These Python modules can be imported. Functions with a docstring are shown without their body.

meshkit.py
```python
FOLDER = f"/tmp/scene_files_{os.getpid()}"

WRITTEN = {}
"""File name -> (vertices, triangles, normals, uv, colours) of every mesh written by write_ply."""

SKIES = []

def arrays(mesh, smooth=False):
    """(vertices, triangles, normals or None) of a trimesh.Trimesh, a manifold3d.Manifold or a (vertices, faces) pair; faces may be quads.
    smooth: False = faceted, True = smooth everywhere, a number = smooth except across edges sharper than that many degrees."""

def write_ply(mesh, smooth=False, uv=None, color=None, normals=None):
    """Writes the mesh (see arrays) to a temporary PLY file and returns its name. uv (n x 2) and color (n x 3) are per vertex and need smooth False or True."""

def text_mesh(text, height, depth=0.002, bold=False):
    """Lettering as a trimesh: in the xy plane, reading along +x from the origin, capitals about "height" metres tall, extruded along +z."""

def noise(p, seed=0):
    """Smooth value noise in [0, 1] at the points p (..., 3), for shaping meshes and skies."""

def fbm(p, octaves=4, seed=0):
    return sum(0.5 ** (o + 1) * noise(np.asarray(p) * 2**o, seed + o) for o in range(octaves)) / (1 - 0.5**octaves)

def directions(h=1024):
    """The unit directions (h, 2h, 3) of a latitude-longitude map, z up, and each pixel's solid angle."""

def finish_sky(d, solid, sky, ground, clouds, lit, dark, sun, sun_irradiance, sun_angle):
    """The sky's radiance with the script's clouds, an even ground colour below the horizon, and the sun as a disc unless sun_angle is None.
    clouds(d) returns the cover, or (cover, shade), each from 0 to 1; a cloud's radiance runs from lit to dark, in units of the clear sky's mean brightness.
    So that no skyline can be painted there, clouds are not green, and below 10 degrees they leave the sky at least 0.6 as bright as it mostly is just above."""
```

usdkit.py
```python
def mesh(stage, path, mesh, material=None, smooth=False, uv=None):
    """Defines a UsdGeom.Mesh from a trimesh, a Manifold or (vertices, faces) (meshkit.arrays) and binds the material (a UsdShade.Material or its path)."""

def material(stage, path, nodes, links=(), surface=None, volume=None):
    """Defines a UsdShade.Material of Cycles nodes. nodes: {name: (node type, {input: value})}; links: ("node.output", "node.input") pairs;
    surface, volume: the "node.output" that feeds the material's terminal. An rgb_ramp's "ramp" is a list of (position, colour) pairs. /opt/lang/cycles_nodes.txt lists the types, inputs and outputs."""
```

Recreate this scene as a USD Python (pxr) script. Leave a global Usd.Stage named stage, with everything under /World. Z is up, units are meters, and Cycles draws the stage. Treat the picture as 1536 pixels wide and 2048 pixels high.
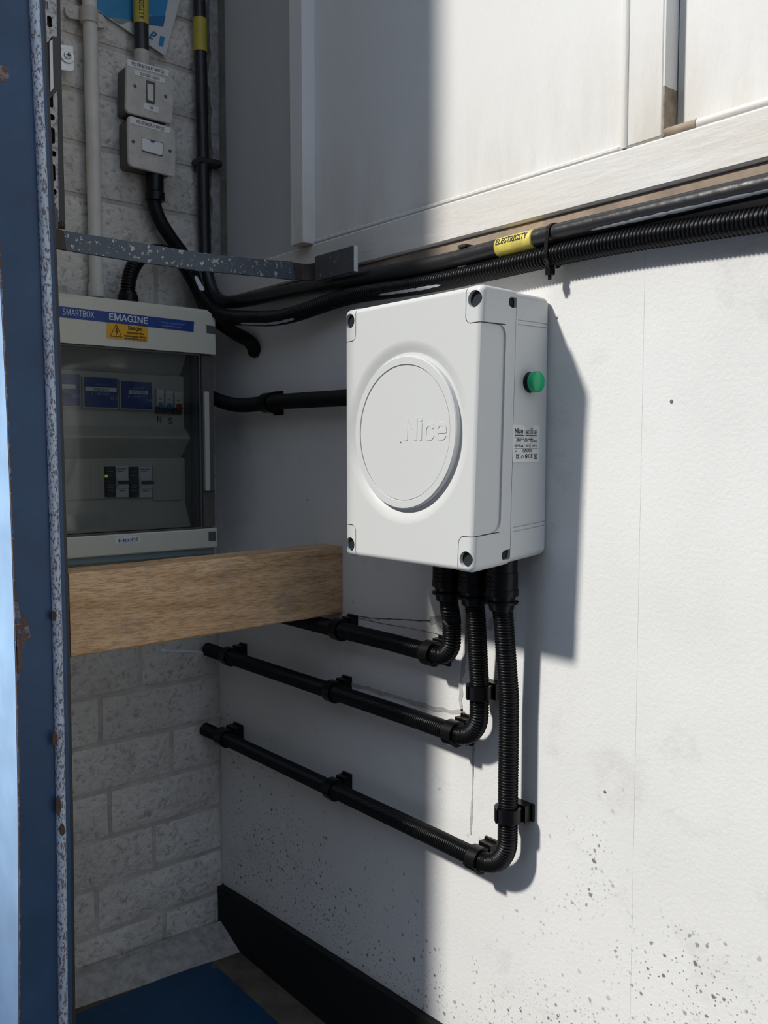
import math
import random

import manifold3d as mf
import meshkit
import numpy as np
import shapely.geometry as sg
import trimesh
import usdkit
from pxr import Gf, Sdf, Usd, UsdGeom, UsdLux, UsdShade
from scipy.interpolate import CubicSpline

rng = np.random.default_rng(7)
random.seed(7)
stage = Usd.Stage.CreateInMemory()
UsdGeom.SetStageUpAxis(stage, UsdGeom.Tokens.z)
UsdGeom.SetStageMetersPerUnit(stage, 1.0)
UsdGeom.Xform.Define(stage, "/World")
UsdGeom.Scope.Define(stage, "/World/Looks")

# ------------------------------------------------------------------ camera, sky, sun, exposure
# x runs into the white wall (its face is x = 0), y runs to the brick wall, z is up, floor z = 0
ZO = 0.775
FPX = 1780.02
CAM = np.array([-0.81101, -0.90188, 0.13368 + ZO])
YAW, PITCH = math.radians(39.913), math.radians(-3.936)
FW = np.array([math.sin(YAW) * math.cos(PITCH), math.cos(YAW) * math.cos(PITCH), math.sin(PITCH)])
RT = np.array([math.cos(YAW), -math.sin(YAW), 0.0])
UP = np.cross(RT, FW)
cam = UsdGeom.Camera.Define(stage, "/World/camera")
m = np.eye(4)
m[0, :3], m[1, :3], m[2, :3], m[3, :3] = RT, UP, -FW, CAM
cam.AddTransformOp().Set(Gf.Matrix4d(*m.ravel().tolist()))
cam.CreateHorizontalApertureAttr(36.0)
cam.CreateVerticalApertureAttr(48.0)
cam.CreateFocalLengthAttr(36.0 * FPX / 1536)
cam.CreateClippingRangeAttr(Gf.Vec2f(0.02, 500))
cam.CreateExposureAttr(0.0)
cam.CreateFStopAttr(15.0)
cam.CreateFocusDistanceAttr(1.08)

SUN_TO = np.array([1.0, -0.40, -0.94])          # the way sunlight travels: over the left wall, down onto the white wall
sun = UsdLux.DistantLight.Define(stage, "/World/sun")
sun.CreateIntensityAttr(0.96)
sun.CreateNormalizeAttr(True)
sun.CreateAngleAttr(4.2)
sun.CreateColorAttr(Gf.Vec3f(1.0, 0.965, 0.90))
zax = -SUN_TO / np.linalg.norm(SUN_TO)
xax = np.cross([0, 0, 1.0], zax); xax /= np.linalg.norm(xax)
yax = np.cross(zax, xax)
m = np.eye(4); m[0, :3], m[1, :3], m[2, :3] = xax, yax, zax
sun.AddTransformOp().Set(Gf.Matrix4d(*m.ravel().tolist()))
sky = UsdLux.DomeLight.Define(stage, "/World/sky")
sky.CreateIntensityAttr(0.20)
sky.CreateColorAttr(Gf.Vec3f(0.77, 0.95, 1.24))


def px(x, y, axis, v):
    """the point where the sight line of photo point (x, y) meets the plane axis = v"""
    d = FW + RT * (x - 768) / FPX - UP * (y - 1024) / FPX
    return CAM + d * ((v - CAM[axis]) / d[axis])


# ------------------------------------------------------------------ prims
used, bases = {}, {}


def numbered(path):
    n = used.get(path, 0)
    used[path] = n + 1
    return path if n == 0 else f"{path}_{n:03d}"


def keys(p, label=None, cat=None, group=None, kind=None):
    for k, v in (("label", label), ("category", cat), ("group", group), ("kind", kind)):
        if v:
            p.SetCustomDataByKey(k, v)


def thing(name, label, cat, base=(0, 0, 0), group=None, kind=None):
    path = numbered("/World/" + name)
    x = UsdGeom.Xform.Define(stage, path)
    x.AddTranslateOp().Set(Gf.Vec3d(*map(float, base)))
    bases[path] = np.array(base, float)
    keys(x.GetPrim(), label, cat, group, kind)
    return path


def obj(name, mesh, mat, parent=None, smooth=35, label=None, cat=None, group=None, kind=None):
    path = numbered((parent or "/World") + "/" + name)
    base = np.zeros(3)
    p = parent
    while p and p != "/World":
        if p in bases:
            base = bases[p]
        p = p.rsplit("/", 1)[0]
    v, f, _ = meshkit.arrays(mesh)
    tm = trimesh.Trimesh(v - base, f, process=False)
    g = usdkit.mesh(stage, path, tm, LOOK[mat], smooth=smooth)
    keys(g.GetPrim(), label, cat, group, kind)
    return path


# ------------------------------------------------------------------ shapes
def tmesh(m):
    if hasattr(m, "to_mesh"):
        q = m.to_mesh()
        return trimesh.Trimesh(q.vert_properties[:, :3], q.tri_verts, process=False)
    return m


def cat(*ms):
    return trimesh.util.concatenate([tmesh(m) for m in ms])


def hull(pts):
    return mf.Manifold.hull_points(np.asarray(pts, float))


def box(x0, x1, y0, y1, z0, z1, r=0.0006):
    (x0, x1), (y0, y1), (z0, z1) = sorted((x0, x1)), sorted((y0, y1)), sorted((z0, z1))
    r = min(r, 0.3 * min(x1 - x0, y1 - y0, z1 - z0))
    p = []
    for x, sx in ((x0, 1), (x1, -1)):
        for y, sy in ((y0, 1), (y1, -1)):
            for z, sz in ((z0, 1), (z1, -1)):
                p += [(x, y + sy * r, z + sz * r), (x + sx * r, y, z + sz * r), (x + sx * r, y + sy * r, z)]
    return hull(p)


def rbox(x0, x1, y0, y1, z0, z1, r, n=20):
    s = mf.Manifold.sphere(r, n)
    return mf.Manifold.batch_hull([s.translate((x, y, z)) for x in (x0 + r, x1 - r) for y in (y0 + r, y1 - r) for z in (z0 + r, z1 - r)])


def frame_to(d):
    d = np.asarray(d, float) / np.linalg.norm(d)
    a = np.cross(d, [0, 0, 1.0] if abs(d[2]) < 0.9 else [0, 1.0, 0]); a /= np.linalg.norm(a)
    return a, np.cross(d, a), d


def lathe(p0, d, prof, n=40):
    """prof: (distance along d, radius) pairs from p0"""
    a, b, d = frame_to(d)
    t = np.linspace(0, 2 * np.pi, n, endpoint=False)
    V = [np.asarray(p0) + d * h + r * (np.cos(t)[:, None] * a + np.sin(t)[:, None] * b) for h, r in prof]
    k = len(V)
    V = np.vstack(V)
    F = []
    for i in range(k - 1):
        for j in range(n):
            q = (j + 1) % n
            A, B, C, D = i * n + j, i * n + q, (i + 1) * n + q, (i + 1) * n + j
            F += [(A, B, C), (A, C, D)]
    V = np.vstack([V, np.asarray(p0) + d * prof[0][0], np.asarray(p0) + d * prof[-1][0]])
    c0, c1 = k * n, k * n + 1
    for j in range(n):
        q = (j + 1) % n
        F += [(c0, q, j), (c1, (k - 1) * n + j, (k - 1) * n + q)]
    return trimesh.Trimesh(V, F, process=False)


def cyl(p0, p1, r, n=32, bev=0.0):
    p0, p1 = np.asarray(p0, float), np.asarray(p1, float)
    L = np.linalg.norm(p1 - p0)
    prof = [(0, r - bev), (bev, r), (L - bev, r), (L, r - bev)] if bev else [(0, r), (L, r)]
    return lathe(p0, p1 - p0, prof, n)


def fillet(pts, rad, step=0.004):
    """a polyline with rounded corners, sampled"""
    pts = [np.asarray(p, float) for p in pts]
    out = [pts[0]]
    for i in range(1, len(pts) - 1):
        a, b, c = pts[i - 1], pts[i], pts[i + 1]
        u, v = (a - b) / np.linalg.norm(a - b), (c - b) / np.linalg.norm(c - b)
        ang = math.acos(np.clip(u @ v, -1, 1))
        r = rad[i - 1] if isinstance(rad, (list, tuple)) else rad
        t = min(r / math.tan(ang / 2), 0.48 * np.linalg.norm(a - b), 0.48 * np.linalg.norm(c - b))
        r = t * math.tan(ang / 2)
        bis = (u + v) / np.linalg.norm(u + v)
        o = b + bis * r / math.sin(ang / 2)
        s, e = b + u * t - o, b + v * t - o
        w = math.pi - ang
        for k in range(25):
            f = k / 24
            out.append(o + (math.sin((1 - f) * w) * s + math.sin(f * w) * e) / math.sin(w))
    out.append(pts[-1])
    return np.array(out)


def spline(pts, n=300):
    pts = np.asarray(pts, float)
    t = np.r_[0, np.cumsum(np.linalg.norm(np.diff(pts, axis=0), axis=1) ** 0.5)]
    return CubicSpline(t, pts)(np.linspace(0, t[-1], n))


def sweep(path, rad, step=0.003, n=20, pitch=None, depth=0.0013, noise=0.0):
    """a round tube along a dense path; pitch makes it corrugated"""
    path = np.asarray(path, float)
    s = np.r_[0, np.cumsum(np.linalg.norm(np.diff(path, axis=0), axis=1))]
    if pitch:
        per = int(s[-1] / pitch)
        prof = ((0.0, 0.0), (0.12, 0.0), (0.30, 0.72), (0.42, 1.0), (0.62, 1.0), (0.74, 0.72), (0.92, 0.0))
        u = np.array([(i + a) * s[-1] / per for i in range(per) for a, _ in prof] + [s[-1]])
        R = np.array([rad - depth * (1 - b) for i in range(per) for _, b in prof] + [rad - depth])
    else:
        k = max(2, int(s[-1] / step))
        u = np.linspace(0, s[-1], k + 1)
        R = np.full(k + 1, rad)
    P = np.stack([np.interp(u, s, path[:, k]) for k in range(3)], 1)
    w = max(s[-1] / 400, 0.002)
    T = np.stack([np.interp(np.minimum(u + w, s[-1]), s, path[:, k]) - np.interp(np.maximum(u - w, 0), s, path[:, k]) for k in range(3)], 1)
    T /= np.linalg.norm(T, axis=1, keepdims=True)
    a = frame_to(T[0])[0]
    A = np.empty_like(P)
    for i, t in enumerate(T):
        a = a - t * (a @ t); a = a / np.linalg.norm(a)
        A[i] = a
    B = np.cross(T, A)
    th = np.linspace(0, 2 * np.pi, n, endpoint=False)
    V = P[:, None] + R[:, None, None] * (np.cos(th)[None, :, None] * A[:, None] + np.sin(th)[None, :, None] * B[:, None])
    if noise:
        V += (meshkit.fbm(V * 160, 3)[..., None] - 0.5) * noise * (V - P[:, None]) / rad
    k = len(P)
    V = V.reshape(-1, 3)
    i, j = np.meshgrid(np.arange(k - 1), np.arange(n), indexing="ij")
    q = (j + 1) % n
    A0, B0, C0, D0 = i * n + j, i * n + q, (i + 1) * n + q, (i + 1) * n + j
    F = np.vstack([np.stack([A0, B0, C0], -1).reshape(-1, 3), np.stack([A0, C0, D0], -1).reshape(-1, 3)])
    V = np.vstack([V, P[0], P[-1]])
    jj = np.arange(n)
    F = np.vstack([F, np.stack([np.full(n, k * n), (jj + 1) % n, jj], 1), np.stack([np.full(n, k * n + 1), (k - 1) * n + jj, (k - 1) * n + (jj + 1) % n], 1)])
    return trimesh.Trimesh(V, F, process=False)


def prism(poly, o, ex, ey, d):
    """a shapely polygon in the plane (o, ex, ey), extruded d along ex x ey"""
    ms = []
    for g in getattr(poly, "geoms", [poly]):
        if g.area > 1e-10:
            ms.append(trimesh.creation.extrude_polygon(g, d, engine="earcut"))
    t = trimesh.util.concatenate(ms)
    ex, ey = np.asarray(ex, float), np.asarray(ey, float)
    t.vertices = np.asarray(o) + t.vertices @ np.stack([ex, ey, np.cross(ex, ey)])
    return t


def rrect(x0, x1, y0, y1, r):
    return sg.box(x0 + r, y0 + r, x1 - r, y1 - r).buffer(r, quad_segs=6)


def text(s, o, ex, ey, h, width=None, bold=False, depth=0.0002, center=False):
    t = meshkit.text_mesh(s, h, depth, bold)
    w = t.bounds[1][0] - t.bounds[0][0]
    v = np.array(t.vertices)
    v[:, 0] -= t.bounds[0][0]
    if width:
        v[:, 0] *= width / w
        w = width
    if center:
        v[:, 0] -= w / 2
    ex, ey = np.asarray(ex, float), np.asarray(ey, float)
    t.vertices = np.asarray(o) + v @ np.stack([ex, ey, np.cross(ex, ey)])
    return t


X, Y, Z = np.eye(3)


def quad_xz(c, y, d):
    """a flat plate from (x, z) corners, its front face at y, d thick towards the brick wall"""
    return prism(sg.Polygon(c), (0, y + d, 0), X, Z, d)


# ------------------------------------------------------------------ looks
LOOK = {}


def look(name, nodes, links=(), surface="p.BSDF"):
    LOOK[name] = usdkit.material(stage, "/World/Looks/" + name, nodes, links, surface=surface)


def plain(name, c, rough=0.5, metal=0.0, bump=0.0, bscale=300, spec=0.5, var=0.0, vscale=30, **kw):
    n = {"p": ("principled_bsdf", {"base_color": c, "roughness": rough, "metallic": metal, "specular_ior_level": spec, **kw})}
    l = []
    if bump or var:
        n["g"] = ("geometry", {})
    if bump:
        n["bn"] = ("noise_texture", {"scale": bscale, "detail": 4.0})
        n["b"] = ("bump", {"strength": 1.0, "distance": bump})
        l += [("g.position", "bn.vector"), ("bn.fac", "b.height"), ("b.normal", "p.normal")]
    if var:
        n["vn"] = ("noise_texture", {"scale": vscale, "detail": 6.0, "roughness": 0.65})
        n["vr"] = ("rgb_ramp", {"ramp": [(0.3, tuple(x * (1 - var) for x in c)), (0.7, tuple(min(1, x * (1 + 0.5 * var)) for x in c))]})
        l += [("g.position", "vn.vector"), ("vn.fac", "vr.fac"), ("vr.color", "p.base_color")]
    look(name, n, l)


def paint_wall(name, base, stipple, stretch=(1, 1, 1), bscale=190, specks=True, grime=None, gz=(0.0, 1.0), stain=0.5):
    """painted board: roller or brush relief, splashes of dirt, worn film"""
    n = {"g": ("geometry", {}), "map": ("mapping", {"scale": stretch}),
         "bn": ("noise_texture", {"scale": bscale, "detail": 5.0, "roughness": 0.6}), "b": ("bump", {"strength": 1.0, "distance": stipple}),
         "ln": ("noise_texture", {"scale": 5.0, "detail": 5.0, "roughness": 0.6}), "lr": ("rgb_ramp", {"ramp": [(0.28, tuple(x * (1 - 0.14 * stain) for x in base)), (0.62, base)]}),
         "p": ("principled_bsdf", {"roughness": 0.55, "specular_ior_level": 0.35})}
    l = [("g.position", "map.vector"), ("map.vector", "bn.vector"), ("bn.fac", "b.height"), ("b.normal", "p.normal"), ("map.vector", "ln.vector"), ("ln.fac", "lr.fac")]
    out = "lr.color"
    if grime:
        n |= {"sep": ("separate_xyz", {}), "mr": ("map_range", {"from_min": gz[0], "from_max": gz[1], "to_min": 1.0, "to_max": 0.0, "clamp": True}),
              "gn": ("noise_texture", {"scale": 9.0, "detail": 6.0, "roughness": 0.7}), "gr": ("map_range", {"from_min": 0.35, "from_max": 0.7, "clamp": True}),
              "gm": ("math", {"math_type": "multiply"}), "mg": ("mix_color", {"b": grime})}
        l += [("g.position", "sep.vector"), ("sep.z", "mr.value"), ("map.vector", "gn.vector"), ("gn.fac", "gr.value"), ("mr.result", "gm.value1"), ("gr.result", "gm.value2"), ("gm.value", "mg.fac"), (out, "mg.a")]
        out = "mg.result"
    if specks:
        n |= {"q": ("noise_texture", {"scale": 7.5, "detail": 7.0, "roughness": 0.72, "distortion": 0.3}), "qr": ("map_range", {"from_min": 0.56, "from_max": 0.74, "to_max": 0.30, "clamp": True}), "qm": ("mix_color", {"b": (0.36, 0.345, 0.32)})}
        l += [("g.position", "q.vector"), ("q.fac", "qr.value"), ("qr.result", "qm.fac"), (out, "qm.a")]
        out = "qm.result"
        for k, (sc, th, cut, hi) in enumerate(((75.0, 0.20, 0.57, 0.70), (38.0, 0.13, 0.53, 0.66), (180.0, 0.24, 0.60, 0.72))):
            n |= {f"v{k}": ("voronoi_texture", {"scale": sc, "randomness": 1.0}), f"t{k}": ("map_range", {"from_min": th * 0.55, "from_max": th, "to_min": 1.0, "to_max": 0.0, "clamp": True}),
                  f"m{k}": ("noise_texture", {"scale": 4.2, "detail": 4.0, "roughness": 0.7, "distortion": 0.4}), f"c{k}": ("map_range", {"from_min": cut, "from_max": hi, "clamp": True}),
                  f"dw{k}": ("noise_texture", {"scale": sc * 3, "detail": 2.0}), f"dd{k}": ("vector_math", {"math_type": "scale", "scale": 0.25 / sc}), f"da{k}": ("vector_math", {"math_type": "add"}),
                  f"x{k}": ("math", {"math_type": "multiply"}), f"y{k}": ("math", {"math_type": "multiply"}), f"z{k}": ("mix_color", {"b": (0.17, 0.16, 0.155)}),
                  f"h{k}": ("map_range", {"from_min": 0.10, "from_max": 0.50, "to_min": 0.24, "to_max": 0.0, "clamp": True}), f"e{k}": ("map_range", {"from_min": 0.45, "from_max": 0.95, "to_min": 0.95, "to_max": 0.0, "clamp": True}), f"s{k}": ("separate_xyz", {}), f"w{k}": ("math", {"math_type": "add"})}
            l += [("g.position", f"dw{k}.vector"), (f"dw{k}.color", f"dd{k}.vector1"), ("g.position", f"da{k}.vector1"), (f"dd{k}.vector", f"da{k}.vector2"), (f"da{k}.vector", f"v{k}.vector"),
                  (f"v{k}.distance", f"t{k}.value"), ("g.position", f"m{k}.vector"), (f"m{k}.fac", f"w{k}.value1"), (f"h{k}.result", f"w{k}.value2"), (f"w{k}.value", f"c{k}.value"), (f"s{k}.z", f"e{k}.value"),
                  (f"t{k}.result", f"x{k}.value1"), (f"c{k}.result", f"x{k}.value2"), ("g.position", f"s{k}.vector"), (f"s{k}.z", f"h{k}.value"), (f"x{k}.value", f"y{k}.value1"), (f"e{k}.result", f"y{k}.value2"),
                  (f"y{k}.value", f"z{k}.fac"), (out, f"z{k}.a")]
            out = f"z{k}.result"
    l.append((out, "p.base_color"))
    look(name, n, l)


def chipped(name, paint, under, cover, scale, rough=0.4, stretch=(1, 1, 1), under2=None, bump=0.0006, spec=0.5, metal=0.0):
    """paint flaked off to what lies under it"""
    n = {"g": ("geometry", {}), "map": ("mapping", {"scale": stretch}), "n1": ("noise_texture", {"scale": scale, "detail": 8.0, "roughness": 0.68}),
         "r1": ("map_range", {"from_min": cover - 0.012, "from_max": cover + 0.012, "clamp": True}),
         "n2": ("noise_texture", {"scale": scale * 3.1, "detail": 5.0}), "r2": ("rgb_ramp", {"ramp": [(0.38, under), (0.62, under2 or under)]}),
         "n3": ("noise_texture", {"scale": 14.0, "detail": 5.0}), "r3": ("rgb_ramp", {"ramp": [(0.3, tuple(x * 0.75 for x in paint)), (0.7, paint)]}),
         "mx": ("mix_color", {}), "b": ("bump", {"strength": 0.8, "distance": bump, "invert": True}), "p": ("principled_bsdf", {"roughness": rough, "specular_ior_level": spec, "metallic": metal})}
    look(name, n, [("g.position", "map.vector"), ("map.vector", "n1.vector"), ("n1.fac", "r1.value"), ("map.vector", "n2.vector"), ("n2.fac", "r2.fac"), ("g.position", "n3.vector"), ("n3.fac", "r3.fac"),
                   ("r1.result", "mx.fac"), ("r3.color", "mx.a"), ("r2.color", "mx.b"), ("mx.result", "p.base_color"), ("r1.result", "b.height"), ("b.normal", "p.normal")])


paint_wall("white_wall_paint", (0.80, 0.80, 0.785), 0.00042, bscale=210)
paint_wall("white_board_paint", (0.80, 0.795, 0.775), 0.00045, stretch=(1, 1, 0.22), bscale=260, specks=False, grime=(0.58, 0.52, 0.43), gz=(0.43 + ZO, 0.60 + ZO), stain=0.3)
paint_wall("rail_paint", (0.79, 0.785, 0.765), 0.0006, stretch=(1, 0.16, 1), bscale=170, specks=False, stain=1.1, grime=(0.60, 0.54, 0.46), gz=(0.39 + ZO, 0.52 + ZO))
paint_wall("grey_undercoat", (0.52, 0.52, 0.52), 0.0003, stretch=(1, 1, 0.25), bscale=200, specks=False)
plain("bare_wood_edge", (0.36, 0.29, 0.21), 0.8, bump=0.0006, bscale=120, var=0.5, vscale=40)
plain("stained_wood", (0.36, 0.28, 0.215), 0.8, bump=0.0006, bscale=120, var=0.35, vscale=22)
plain("filler", (0.50, 0.485, 0.455), 0.8, bump=0.0008, bscale=260, var=0.25, vscale=70)
plain("crack", (0.16, 0.145, 0.13), 0.9)
plain("old_white_lining", (0.66, 0.64, 0.60), 0.8, bump=0.0008, bscale=150, var=0.2, vscale=9)
plain("dirty_board", (0.30, 0.24, 0.20), 0.85, bump=0.0008, bscale=150, var=0.5, vscale=18)
# painted rock-faced brick
look("brick_paint", {"g": ("geometry", {}), "n1": ("noise_texture", {"scale": 105.0, "detail": 5.0, "roughness": 0.6}), "n3": ("voronoi_texture", {"scale": 85.0, "feature": "smooth_f1", "smoothness": 0.5}), "ad": ("math", {"math_type": "multiply_add", "value2": 0.45}),
                     "b": ("bump", {"strength": 0.9, "distance": 0.0055}), "n2": ("noise_texture", {"scale": 7.0, "detail": 6.0, "roughness": 0.65}),
                     "r2": ("rgb_ramp", {"ramp": [(0.3, (0.60, 0.55, 0.49)), (0.6, (0.75, 0.70, 0.63))]}), "mx": ("mix_color", {"a": (0.40, 0.365, 0.325)}), "pm": ("map_range", {"from_min": 0.30, "from_max": 0.47, "clamp": True}),
                     "p": ("principled_bsdf", {"roughness": 0.75, "specular_ior_level": 0.3})},
     [("g.position", "n1.vector"), ("g.position", "n3.vector"), ("n3.distance", "ad.value1"), ("n1.fac", "ad.value3"), ("ad.value", "b.height"), ("b.normal", "p.normal"), ("g.position", "n2.vector"), ("n2.fac", "r2.fac"), ("n1.fac", "pm.value"), ("pm.result", "mx.fac"), ("r2.color", "mx.b"), ("mx.result", "p.base_color")])
plain("mortar", (0.56, 0.51, 0.45), 0.9, bump=0.003, bscale=80, var=0.3, vscale=25)
plain("dirty_concrete", (0.13, 0.105, 0.08), 0.9, bump=0.003, bscale=60, var=0.5, vscale=12)
plain("blue_floor_paint", (0.003, 0.050, 0.125), 0.55, bump=0.0006, bscale=60, var=0.25, vscale=9)
plain("black_bitumen", (0.012, 0.012, 0.013), 0.75, spec=0.25, bump=0.0012, bscale=90)
plain("yard_concrete", (0.17, 0.17, 0.165), 0.9, bump=0.002, bscale=40, var=0.25, vscale=6)
plain("added_wall_brick", (0.16, 0.11, 0.085), 0.9, bump=0.004, bscale=30, var=0.3, vscale=8)  # only for the unseen added wall
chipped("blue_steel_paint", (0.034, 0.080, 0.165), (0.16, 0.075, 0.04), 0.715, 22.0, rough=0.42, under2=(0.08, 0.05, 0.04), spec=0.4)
chipped("blue_paint_sunlit", (0.43, 0.66, 0.95), (0.75, 0.78, 0.80), 0.76, 16.0, rough=0.5, spec=0.4)  # the blue made much paler, the sun on this face put into the colour
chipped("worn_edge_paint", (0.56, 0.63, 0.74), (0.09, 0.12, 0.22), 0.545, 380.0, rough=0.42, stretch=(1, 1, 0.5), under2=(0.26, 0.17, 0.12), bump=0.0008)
chipped("rusty_edge", (0.15, 0.08, 0.05), (0.05, 0.11, 0.22), 0.52, 70.0, rough=0.7, under2=(0.30, 0.20, 0.14))
chipped("flaking_bar_paint", (0.065, 0.092, 0.122), (0.55, 0.54, 0.50), 0.575, 170.0, rough=0.5, stretch=(1, 1, 1), under2=(0.42, 0.40, 0.37), bump=0.001)
chipped("scuffed_steel", (0.085, 0.088, 0.095), (0.30, 0.30, 0.29), 0.62, 120.0, rough=0.5)
plain("bare_rusty_bar", (0.050, 0.036, 0.030), 0.7, var=0.4, vscale=50)
chipped("galvanised", (0.42, 0.43, 0.43), (0.16, 0.16, 0.155), 0.56, 170.0, rough=0.45, under2=(0.25, 0.25, 0.25), bump=0.0002, metal=0.35)
plain("zinc", (0.68, 0.69, 0.70), 0.35, metal=0.5)
plain("dark_steel", (0.028, 0.026, 0.027), 0.5)
plain("rust_and_shade_brown", (0.09, 0.045, 0.03), 0.75, var=0.6, vscale=60, bump=0.001, bscale=150)
plain("black_plastic", (0.0035, 0.0035, 0.004), 0.33, spec=0.30)
plain("black_rubber", (0.007, 0.007, 0.0075), 0.55, spec=0.25, bump=0.0004, bscale=150)
plain("black_gloss_paint", (0.018, 0.018, 0.020), 0.36, bump=0.0010, bscale=45)
plain("enclosure_plastic", (0.645, 0.655, 0.645), 0.42, bump=0.00006, bscale=900, spec=0.4)
plain("screw_well", (0.022, 0.027, 0.030), 0.6, spec=0.2)
plain("lens_green", (0.0, 0.42, 0.16), 0.25, subsurface_weight=0.0)
plain("sticker_white", (0.80, 0.79, 0.76), 0.45)
plain("print_black", (0.02, 0.02, 0.022), 0.6)
plain("print_grey", (0.10, 0.10, 0.11), 0.6)
plain("print_blue", (0.012, 0.055, 0.27), 0.4)
plain("print_white", (0.72, 0.74, 0.76), 0.5)
plain("print_pale_blue", (0.28, 0.36, 0.62), 0.5)
plain("warning_yellow", (0.85, 0.43, 0.015), 0.45)
plain("tape_yellow", (0.72, 0.60, 0.12), 0.45, bump=0.0006, bscale=120, var=0.25, vscale=60)
plain("tape_olive", (0.50, 0.40, 0.05), 0.45)
plain("cream_plastic", (0.70, 0.68, 0.56), 0.4)
plain("grey_plastic", (0.55, 0.54, 0.49), 0.45)
plain("teal_grey_plastic", (0.20, 0.26, 0.27), 0.45)
plain("dark_grey_plastic", (0.10, 0.10, 0.10), 0.5)
plain("grey_metal_plate", (0.60, 0.56, 0.50), 0.42, var=0.2, vscale=40)
plain("grey_metal_box", (0.11, 0.10, 0.095), 0.5, var=0.2, vscale=40)
plain("pvc_white", (0.70, 0.66, 0.59), 0.5, var=0.12, vscale=30)
plain("pvc_dirty", (0.56, 0.52, 0.46), 0.5, var=0.2, vscale=40)
plain("paper_white", (0.62, 0.62, 0.60), 0.6)
plain("poster_blue", (0.02, 0.25, 0.50), 0.5, var=0.3, vscale=14)
plain("poster_deep_blue", (0.012, 0.13, 0.33), 0.5)
plain("blue_lever", (0.03, 0.25, 0.45), 0.4)
plain("red_lever", (0.35, 0.05, 0.03), 0.4)
plain("white_smear_and_lit", (0.62, 0.63, 0.64), 0.6)
plain("mortar_white", (0.42, 0.40, 0.37), 0.85, bump=0.003, bscale=120, var=0.4, vscale=60)
look("led_green", {"p": ("principled_bsdf", {"base_color": (0.2, 0.6, 0.05), "emission_color": (0.35, 1.0, 0.08), "emission_strength": 0.25})})
look("window_pane", {"f": ("fresnel", {"IOR": 1.45}), "t": ("transparent_bsdf", {"color": (0.80, 0.81, 0.80)}), "g": ("glossy_bsdf", {"color": (1, 1, 1), "roughness": 0.06}), "x": ("mix_closure", {})},
     [("f.fac", "x.fac"), ("t.BSDF", "x.closure1"), ("g.BSDF", "x.closure2")], surface="x.closure")
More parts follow.
